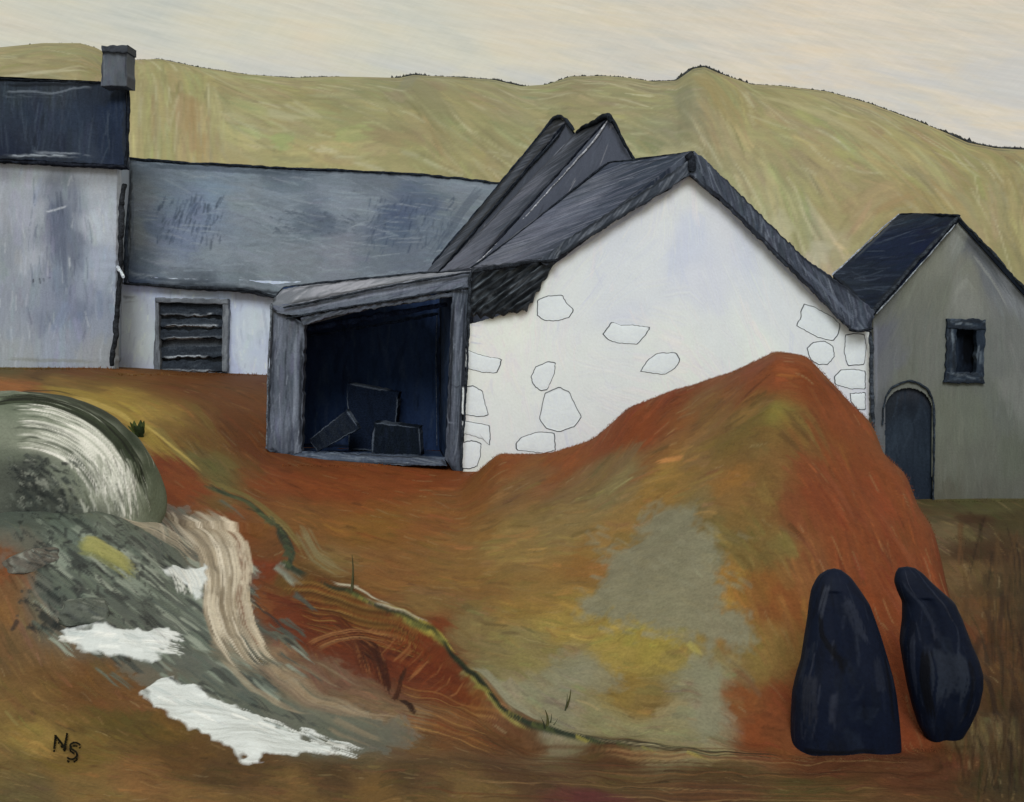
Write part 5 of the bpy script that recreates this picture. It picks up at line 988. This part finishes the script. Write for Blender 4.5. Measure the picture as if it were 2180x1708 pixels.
def stand_depth(px, py):
    r = TER.PY[:, int(round(np.interp(px, cols, np.arange(len(cols)))))]
    for k in range(15, len(rows)):
        if r[k] <= py: return rows[k]
D1 = stand_depth(1790, 1606); D2 = stand_depth(2010, 1588)
st = [(90, 92, dict(length=(40, 150), width=(8, 22), alpha=(.2, .45), pal=['0b0f17', '10161f', '161c28', '1d2430', '080b11', '262a35'])), (90, 92, dict(length=(30, 110), width=(2, 5), alpha=(.2, .5), pal=['2f3440', '07090e', '252b38', '3a3c46']))]
outline_stone('standing_stone', 'broad based black standing stone, squat and wider than the one beside it', 'standing stone',
    [(1214, 1765, 1788), (1219, 1750, 1800), (1230, 1740, 1812), (1255, 1728, 1830), (1285, 1723, 1850), (1315, 1720, 1861), (1353, 1714, 1874), (1407, 1706, 1890), (1440, 1696, 1899), (1477, 1688, 1906), (1530, 1685, 1912), (1585, 1685, 1916), (1600, 1686, 1915), (1612, 1692, 1908), (1622, 1706, 1892), (1634, 1730, 1865)],
    D1 + .28, lambda t, x: .10 * np.exp(-((x - .25 + .5 * t) / .22) ** 2) * (t > .1), '0d1526', st,
    [([(1765, 1240), (1750, 1290), (1740, 1330)], 20, '32353f', dict(alpha=.7, dry=.6)), ([(1800, 1270), (1830, 1340), (1852, 1380)], 26, '272b37', dict(alpha=.7, dry=.6)), ([(1726, 1430), (1722, 1500), (1726, 1560)], 34, '262831', dict(alpha=.7, dry=.6)), ([(1745, 1300), (1750, 1350), (1790, 1410), (1800, 1450)], 14, '090b10', dict(alpha=.8)), ([(1778, 1470), (1770, 1530), (1772, 1560)], 10, '2f323d', dict(alpha=.6)), ([(1700, 1594), (1800, 1604), (1900, 1600)], 12, '080a0f', dict(alpha=.8)), ([(1880, 1380), (1894, 1460), (1905, 1580)], 10, '0a0c12', dict(alpha=.7))], group=None, seed=3, depth_k=.6)  # paler strokes are highlights painted into the stone's facets and folds
outline_stone('standing_stone', 'leaning black standing stone, teardrop shaped with a pinched crooked top', 'standing stone',
    [(1210, 1915, 1945), (1216, 1908, 1960), (1239, 1904, 1982), (1262, 1912, 2008), (1282, 1922, 2031), (1320, 1922, 2048), (1353, 1918, 2060), (1369, 1917, 2066), (1400, 1922, 2080), (1434, 1928, 2090), (1461, 1933, 2090), (1500, 1942, 2082), (1542, 1955, 2064), (1570, 1970, 2048), (1588, 1988, 2030), (1598, 1998, 2018), (1606, 2004, 2012)],
    D2 + .2, lambda t, x: .12 * np.exp(-((x - .1) / .25) ** 2) * (t > .15), '0c1424', st,
    [([(1920, 1232), (1960, 1280), (2010, 1350)], 16, '222733', dict(alpha=.7, dry=.6)), ([(1975, 1380), (1965, 1450), (1985, 1540)], 20, '090b10', dict(alpha=.85)), ([(2020, 1380), (2024, 1440), (2014, 1510)], 50, '282d37', dict(alpha=.75, dry=.5)), ([(1950, 1340), (1942, 1420), (1955, 1500)], 14, '2a2e3a', dict(alpha=.5)), ([(2062, 1400), (2074, 1450), (2050, 1540)], 12, '0b0d13', dict(alpha=.7))], seed=8, depth_k=.62)  # paler strokes here too are painted highlights on facets and folds

# mossy boulder, left
TONE = 'moss'
def boulder():
    d = 18.3; nt, n = 520, 230
    cx, cy = 66, 1050; rx, ry = 274, 216
    p = np.zeros((n, nt, 3)); rr = np.random.RandomState(5)
    bump = (vnoise(n, nt, 38, 58, rr) - .5) * .09 + (vnoise(n, nt, 13, 18, rr) - .5) * .03
    c0 = P(cx, cy, d); sx = rx / F * d; sz = ry / F * d
    for k in range(n):
        ph = -.85 + (k / (n - 1)) * (math.pi * .5 + .85)
        for i in range(nt):
            th = 2 * math.pi * i / (nt - 1)
            r = max(0., math.cos(ph)) ** .92; z = math.copysign(abs(math.sin(ph)) ** .9, ph)
            w = 1 + bump[k, i] * (1 - abs(2 * i / (nt - 1) - 1) ** 12)
            sk = 1 + .10 * max(0, -math.cos(th)) * 0
            p[k, i] = c0 + np.array([-math.cos(th) * sx * r * w + .12 * sx * z * -1, -math.sin(th) * .85 * r * w, sz * z * (1 + .3 * bump[k, i])])
    g = Grid(p, '6d786c'); g.near = 80.; g._px = 2.2; g._py = 1.9
    g.base([(20, 850, '5c6a58'), (120, 842, '303a2c'), (200, 870, '2c3628'), (270, 930, '30402f'), (310, 1000, '46543f'), (60, 880, '6c7a68'), (120, 890, '84907f'), (170, 920, '98a292'), (220, 960, 'a4ac9e'), (260, 1010, '9aa392'), (290, 1050, '7a8672'), (30, 920, '707c6a'), (80, 940, 'a0a898'), (130, 960, '98a08e'), (180, 1000, '8a947f'), (220, 1040, '98a190'), (20, 980, '5f6c5c'), (60, 1000, '3c4640'), (110, 1010, '6d7a6a'), (150, 1050, '7c8876'), (80, 1060, '2e3634'), (20, 1060, '5c665c'), (330, 1040, '5c6a54'), (30, 1030, '343c3a'), (60, 1090, '2a302e'), (120, 1090, '3c4440'), (160, 1110, '4a524a'), (240, 1100, '6a7264'), (20, 1120, '4a5048')], sp=10, power=2.2, warp=10, step=4)
    arcs = ['dfe3dc', 'c9cfc6', '3a4638', 'b4bcb0', '58644f', 'eceeea', '8a9584', '2c3828', 'a5ae9f', '6d7a66']
    for k in range(260):
        t = R.rand(); s = .56 + .36 * R.rand(); a0 = -100 + 60 * R.rand(); a1 = a0 + 40 + 60 * R.rand()
        pts = []
        for a in np.radians(np.linspace(a0, min(a1, -10), 7)):
            pts.append((50 + 275 * s * math.cos(a), 1100 + 262 * s * math.sin(a)))
        g.stroke(pts, 3 + 6 * R.rand(), arcs[R.randint(len(arcs))], .6, .6, .4)
    for k in range(60):
        s = .70 + .2 * R.rand(); a0 = -75 + 25 * R.rand()
        pts = [(50 + 275 * s * math.cos(a), 1100 + 262 * s * math.sin(a)) for a in np.radians(np.linspace(a0, a0 + 60, 7))]
        g.stroke(pts, 2.5 + 4 * R.rand(), ['e2e5df', 'd0d6cc', 'b4bcb0'][k % 3], .7, .65, .3)
    for k in range(60):
        s = .93 + .08 * R.rand(); a0 = -112 + 70 * R.rand()
        pts = [(50 + 275 * s * math.cos(a), 1105 + 266 * s * math.sin(a)) for a in np.radians(np.linspace(a0, a0 + 40, 6))]
        g.stroke(pts, 6 + 8 * R.rand(), ['222b1e', '2c3826', '35422e', '1a2018'][k % 4], .85, .45, .4)
    for k in range(150):
        x = 10 + 150 * R.rand(); y = 965 + 150 * R.rand()
        g.stroke([(x, y), (x + 18 + 8 * R.randn(), y + 16 + 8 * R.randn())], 3 + 8 * R.rand(), ['262e2e', '343e3c', '1c2224', '59645c', '7c847a'][k % 5], .75, .8, .5)
    for k in range(80):
        x = 130 + 190 * R.rand(); y = 950 + 130 * R.rand()
        g.stroke([(x, y), (x + 10, y + 22), (x + 14, y + 46)], 2.5 + 4 * R.rand(), ['b8bfb4', '5c665a', '9aa394', '78836f', '49523f'][k % 5], .6, .7, .4)
    v = g.p.reshape(-1, 3)
    o = g.build('mossy_boulder', M['moss'], origin=c0)
    return tag(o, 'large rounded grey green boulder with pale streaks beside the stream', 'boulder')
boulder()

# small dark rocks in the stream bed
def rock(px, py, w, h, label, color, seed):
    rr = np.random.RandomState(seed); d = stand_depth(px, py); n, nt = 34, 72
    c0 = P(px, py, d); s = d / F; p = np.zeros((n, nt, 3))
    fac = rr.randn(16, 3); fac[:, 2] = np.abs(fac[:, 2]) * .9; fac /= np.linalg.norm(fac, axis=1)[:, None]; off = .62 + .32 * rr.rand(16)
    bump = (vnoise(n, nt, 4, 5, rr) - .5) * .16
    bump[:, -8:] = bump[:, -8:] * np.linspace(1, 0, 8) + bump[:, :1] * np.linspace(0, 1, 8)
    th = np.linspace(0, 2 * math.pi, nt)
    for k in range(n):
        ph = -.5 + (k / (n - 1)) * (math.pi / 2 + .5)
        dr = np.stack([-np.cos(th) * math.cos(ph), -np.sin(th) * math.cos(ph), np.full(nt, math.sin(ph))], 1)
        t = np.min(np.where(dr @ fac.T > .05, off / np.maximum(dr @ fac.T, .05), 9.), 1)
        dr = dr * (np.minimum(t, 1.15) * (1 + bump[k]))[:, None]
        p[k] = c0 + dr * np.array([w / 2 * s, w * .45 * s, h * s])
    g = Grid(p, color); g._px = max(1., w / 36); g._py = max(1., h / 26)
    g.scatter(130, 35, (10, 60), (2, 8), (.4, .8), .2, .5, pal=[color, color, '3c464a', '6c766e', '3c4644', '8c948c', '1f2628', '4c5654'])
    return tag(g.build('rock', M['moss'], origin=c0), label, 'rock')
rock(70, 1192, 110, 34, 'grey brown rock at the left edge below the big boulder', '5e5a52', 2)
rock(178, 1300, 116, 34, 'low blue grey rock between the green weed and the upper white water', '566058', 4)

TONE = ''
# ================================================================== SMALL PLANTS
def blades(name, label, cat, spots, group=None, color=('2c3226', '3a4230', '4a4a2c')):
    """one little plant of thin tapering stems, spots = (px0, py0, px1, py1, width)"""
    x0, y0 = spots[0][:2]; d = stand_depth(x0, y0); org = P(x0, y0, d)
    V, Fc, Cl = [], [], []
    for (a, b, c, e, w) in spots:
        p0 = P(a, b + 3, d + (R.rand() - .5) * .06); p1 = P(c, e, d + (R.rand() - .5) * .12); n = 7; s = d / F
        ax = p1 - p0; base = len(V); col = lin(color[R.randint(len(color))])
        for k in range(n):
            t = k / (n - 1); o = p0 + ax * t + np.array([math.sin(t * 2.4) * w * .6 * s, math.sin(t * 3) * .01, 0]); r = w * s * .5 * (1 - .85 * t)
            for q_ in range(4):
                an = q_ * math.pi / 2 + .4
                V.append(o + np.array([math.cos(an) * r, math.sin(an) * r, 0])); Cl.append(col * (.8 + .4 * R.rand()))
        for k in range(n - 1):
            for q_ in range(4):
                i0 = base + k * 4 + q_; i1 = base + k * 4 + (q_ + 1) % 4
                Fc.append((i0, i1, i1 + 4, i0 + 4))
    o = mesh_obj(name, np.array(V), Fc, np.array(Cl), .5, M['plant'], origin=org)
    return tag(o, label, cat, group)
blades('rush', 'forked dark rush sprig at the turf edge beside the lower track', 'plant', [(1165, 1548, 1157, 1512, 9), (1168, 1548, 1172, 1520, 5), (1160, 1548, 1150, 1528, 4), (1172, 1549, 1186, 1530, 4)])
blades('rush', 'single slanting rush stem on the pale grass above the turf edge', 'plant', [(1202, 1512, 1212, 1468, 8), (1203, 1512, 1206, 1478, 4)])
blades('fence_post', 'thin dark leaning stake on the bank above the rust earth', 'stake', [(748, 1260, 746, 1182, 8)], color=('4a4a34', '55523a'))
def fern():
    d = stand_depth(300, 930); org = P(292, 922, d); V, Fc, Cl = [], [], []
    for (a, b, w) in [(268, 888, 9), (284, 884, 10), (300, 882, 11), (310, 884, 9), (306, 900, 12), (296, 894, 12), (280, 898, 10), (312, 912, 9), (262, 898, 8)]:
        p0 = P(298 + R.randn() * 5, 932, d + .05 * R.randn()); p1 = P(a, b, d + .1 * R.randn()); n = 8; base = len(V); s = d / F; c = lin(['23301b', '2c3a1f', '1c2716', '3a4522'][R.randint(4)])
        for k in range(n):
            t = k / (n - 1); o = p0 * (1 - t) + (p0 * .25 + p1 * .75) * t; r = w * s * .8 * (math.sin(math.pi * min(1, .12 + t * .88)) * .8 + .05)
            V += [o + np.array([-r, 0, 0]), o + np.array([0, -r * .4, r * .2]), o + np.array([r, .02, 0])]; Cl += [c * (.8 + .4 * R.rand()) for _ in range(3)]
        for k in range(n - 1):
            for q_ in range(2):
                i = base + k * 3 + q_; Fc.append((i, i + 1, i + 4, i + 3))
    tag(mesh_obj('fern', np.array(V), Fc, np.array(Cl), .5, M['plant'], origin=org), 'small dark green fern on the yellow grass beside the big boulder', 'fern')
fern()

# short grass that roughens the edge of the mound and the foot of the walls: uncountable, one object
gv, gf, gc = [], [], []
def blade(i, j, hpx, lean):
    o = TER.p[j, i]; s = o[1] / F; c = TER.c[j, i] * (.7 + .6 * R.rand()); n = len(gv); h = hpx * s; w = h * (.10 + .10 * R.rand())
    o = o + np.array([R.randn() * 2 * s, R.randn() * .05, -.01])
    gv.extend([o + (-w, 0, 0), o + (w, .01, 0), o + (w * .5 + lean * h * .4, 0, h * .6), o + (-w * .3 + lean * h * .36, 0, h * .58), o + (lean * h, .02, h)])
    gf.extend([(n, n + 1, n + 2, n + 3), (n + 3, n + 2, n + 4)]); gc.extend([c] * 5)
near = int(np.searchsorted(rows, 23.2))
for _ in range(5200):
    x = 1000 + 1060 * R.rand(); i = int(np.argmin(np.abs(cols - x))); j = int(np.argmin(TER.PY[20:near, i])) + 20
    if rows[j] < 15: continue
    blade(i, j + int(3 * R.randn()), 1.5 + 3 * R.rand(), R.randn() * .5 + .25)
for _ in range(1500):
    x, y = [(250 * R.rand(), 784), (250 + 320 * R.rand(), 797), (600 + 370 * R.rand(), 990), (1990 + 200 * R.rand(), 1066), (1690 + 230 * R.rand(), 1616), (1950 + 80 * R.rand(), 1598)][R.randint(6)]
    u_, v_ = TER.loc(x, y + 3 * R.rand()); blade(int(u_), int(v_), 2.5 + 4.5 * R.rand(), R.randn() * .5)
tag(mesh_obj('grass', np.array(gv), gf, np.array(gc), .5, M['plant'], smooth=False), 'short rough grass fringing the mound and the foot of the walls', 'grass', kind='stuff')

# ================================================================== LETTERS lying on the turf
def letter(name, label, strokes_, w):
    V, Fc, Cl = [], [], []; org = None
    for pts in strokes_:
        q = resample2(np.array(pts, float), 26)
        prev = None; nb = len(V)
        for k in range(len(q)):
            t = q[min(k + 1, len(q) - 1)] - q[max(k - 1, 0)]; t /= np.hypot(*t) + 1e-9; nrm = np.array([-t[1], t[0]])
            for sd_ in (-1, 1):
                x, y = q[k] + nrm * sd_ * w / 2 * (.7 + .5 * R.rand())
                i, j = TER.loc(x, y); i0, j0 = int(i), int(j)
                d = stand_depth(x, y); pt = P(x, y, d)
                if org is None: org = pt
                V.append(pt + np.array([0, 0, .035])); Cl.append(lin('17160f') * (.8 + .5 * R.rand()))
        for k in range(len(q) - 1):
            a = nb + 2 * k; Fc.append((a, a + 1, a + 3, a + 2))
    n = len(V); V += [v - np.array([0, 0, .03]) for v in V]; Cl += Cl
    Fc += [tuple(i + n for i in f[::-1]) for f in Fc]
    tag(mesh_obj(name, np.array(V), Fc, np.array(Cl), .5, M['dark'], origin=org, smooth=False), label, 'letter')
letter('letter', 'dark brushed capital letter N on the brown turf, left of the S', [[(115, 1602), (117, 1585), (118, 1572)], [(118, 1573), (128, 1586), (138, 1600)], [(137, 1601), (140, 1585), (143, 1568)]], 4.4)
letter('letter', 'dark brushed capital letter S on the brown turf, right of the N', [[(171, 1594), (165, 1589), (156, 1588), (149, 1593), (150, 1600), (157, 1605), (164, 1611), (164, 1618), (157, 1624), (148, 1624), (143, 1620)]], 4.4)

# ================================================================== SKY, LIGHT, CAMERA
w = bpy.data.worlds.new('World'); SC.world = w; w.use_nodes = True
nt = w.node_tree; N = nt.nodes; L = nt.links
bg = N['Background']
SUN_EL, SUN_AZ = math.radians(38), math.radians(181)      # azimuth clockwise from +Y: behind the viewer
sk = N.new('ShaderNodeTexSky'); sk.sky_type = 'NISHITA'; sk.sun_disc = False; sk.sun_elevation = SUN_EL; sk.sun_rotation = SUN_AZ
bg.inputs['Strength'].default_value = .1
geo = N.new('ShaderNodeTexCoord')
def noise(scale, rot, sc=1., det=5., rough=.6, dist=.3, off=(0, 0, 0)):
    mp = N.new('ShaderNodeMapping'); mp.vector_type = 'TEXTURE'
    mp.inputs['Rotation'].default_value = rot; mp.inputs['Scale'].default_value = scale; mp.inputs['Location'].default_value = off
    L.new(geo.outputs['Generated'], mp.inputs[0])
    n = N.new('ShaderNodeTexNoise'); n.inputs['Scale'].default_value = sc; n.inputs['Detail'].default_value = det
    n.inputs['Roughness'].default_value = rough; n.inputs['Distortion'].default_value = dist
    L.new(mp.outputs[0], n.inputs['Vector']); return n.outputs['Fac']
def ramp(src, stops):
    r = N.new('ShaderNodeValToRGB'); L.new(src, r.inputs[0])
    while len(r.color_ramp.elements) < len(stops): r.color_ramp.elements.new(.5)
    for e, (p, c) in zip(r.color_ramp.elements, stops):
        e.position = p; e.color = tuple(c) + (1,) if len(c) == 3 else c
    return r.outputs[0]
def mix(f, a, b, mode='MIX'):
    m = N.new('ShaderNodeMix'); m.data_type = 'RGBA'; m.blend_type = mode
    if isinstance(f, float): m.inputs[0].default_value = f
    else: L.new(f, m.inputs[0])
    for s, i in ((a, 6), (b, 7)):
        if isinstance(s, (tuple, list, np.ndarray)): m.inputs[i].default_value = tuple(s)[:3] + (1,)
        else: L.new(s, m.inputs[i])
    return m.outputs[2]
K = 8.8
c_ = lambda h: tuple(lin(h) * K)
rx_ = math.radians
# overcast: cream, peach and pale grey banks of cloud, drawn out along the wind
sepx = N.new('ShaderNodeSeparateXYZ'); L.new(geo.outputs['Generated'], sepx.inputs[0])
def span(src, a, b):
    m = N.new('ShaderNodeMapRange'); m.interpolation_type = 'SMOOTHSTEP'; L.new(src, m.inputs['Value']); m.inputs['From Min'].default_value = a; m.inputs['From Max'].default_value = b; return m.outputs[0]
g3 = lambda v: (v, v, v)
mul = lambda a, v: mix(1., a, g3(v), 'MULTIPLY')
east = span(sepx.outputs[0], -.10, .26)
cloud = ramp(noise((.16, .9, .05), (0, rx_(9), 0), 1., 4., .6, .8, (.3, 0, .05)), [(.32, c_('c4c6b8')), (.45, c_('d3d0bb')), (.55, c_('dad3b9')), (.68, c_('dfd2b6'))])
cloud = mix(mul(east, .80), cloud, c_('e2cfb0'))
st0 = ramp(noise((.20, .8, .022), (0, rx_(4), 0), 1., 4., .6, .6, (.1, 0, .3)), [(.42, g3(0)), (.64, g3(1))])
cloud = mix(mul(st0, .55), cloud, c_('c3c6bf'))
st1 = ramp(noise((.10, .8, .0055), (0, rx_(6), 0), 1., 4., .65, .5), [(.40, g3(0)), (.62, g3(1))])
st2 = ramp(noise((.09, .8, .007), (0, rx_(29), 0), 1., 4., .65, .6, (.2, 0, 0)), [(.42, g3(0)), (.60, g3(1))])
st3 = ramp(noise((.09, .8, .010), (0, rx_(20), 0), 1., 4., .65, .6, (.7, 0, .2)), [(.44, g3(0)), (.62, g3(1))])
cloud = mix(mul(st1, .40), cloud, c_('dcd9c9'))
cloud = mix(mul(mix(east, g3(0), st2), .55), cloud, c_('e6d9c4'))
cloud = mix(mul(mix(east, g3(0), st3), .45), cloud, c_('cfcabd'))
low = ramp(noise((.10, .8, .020), (0, rx_(12), 0), 1., 4., .6, .6, (.5, .2, .9)), [(.40, g3(0)), (.58, g3(1))])
lowm = span(sepx.outputs[2], .215, .165)
cloud = mix(mul(mix(lowm, g3(0), low), .5), cloud, c_('c6c8ca'))
fl = ramp(noise((.05, .4, .0026), (0, rx_(14), 0), 1., 5., .75, .3), [(.34, g3(.945)), (.66, g3(1.04))])
cloud = mix(1., cloud, fl, 'MULTIPLY')
fl = ramp(noise((.02, .4, .0020), (0, rx_(-50), 0), 1., 4., .75, .3), [(.34, g3(.98)), (.66, g3(1.015))])
cloud = mix(1., cloud, fl, 'MULTIPLY')
out = mix(.94, sk.outputs[0], cloud)
L.new(out, bg.inputs['Color'])

sl = bpy.data.lights.new('sun', 'SUN'); sl.energy = 1.5; sl.angle = math.radians(24); sl.color = (1, .985, .965)
so = bpy.data.objects.new('sun', sl); COL.objects.link(so)
dv = Vector((math.sin(SUN_AZ) * math.cos(SUN_EL), math.cos(SUN_AZ) * math.cos(SUN_EL), math.sin(SUN_EL)))
so.rotation_euler = dv.to_track_quat('Z', 'Y').to_euler(); so.location = dv * 60

cam = bpy.data.cameras.new('camera'); co = bpy.data.objects.new('camera', cam); COL.objects.link(co)
co.location = (0, 0, CZ); co.rotation_euler = (math.pi / 2, 0, 0)
cam.sensor_width = 36; cam.lens = 36 * F / 2180; cam.shift_y = -(854 - HY) / 2180; cam.shift_x = 0
cam.clip_end = 1000; cam.clip_start = .1
SC.camera = co
SC.view_settings.view_transform = 'Standard'; SC.view_settings.look = 'None'; SC.view_settings.gamma = 1; SC.view_settings.exposure = .12
SC.cycles.max_bounces = 6; SC.cycles.use_denoising = True
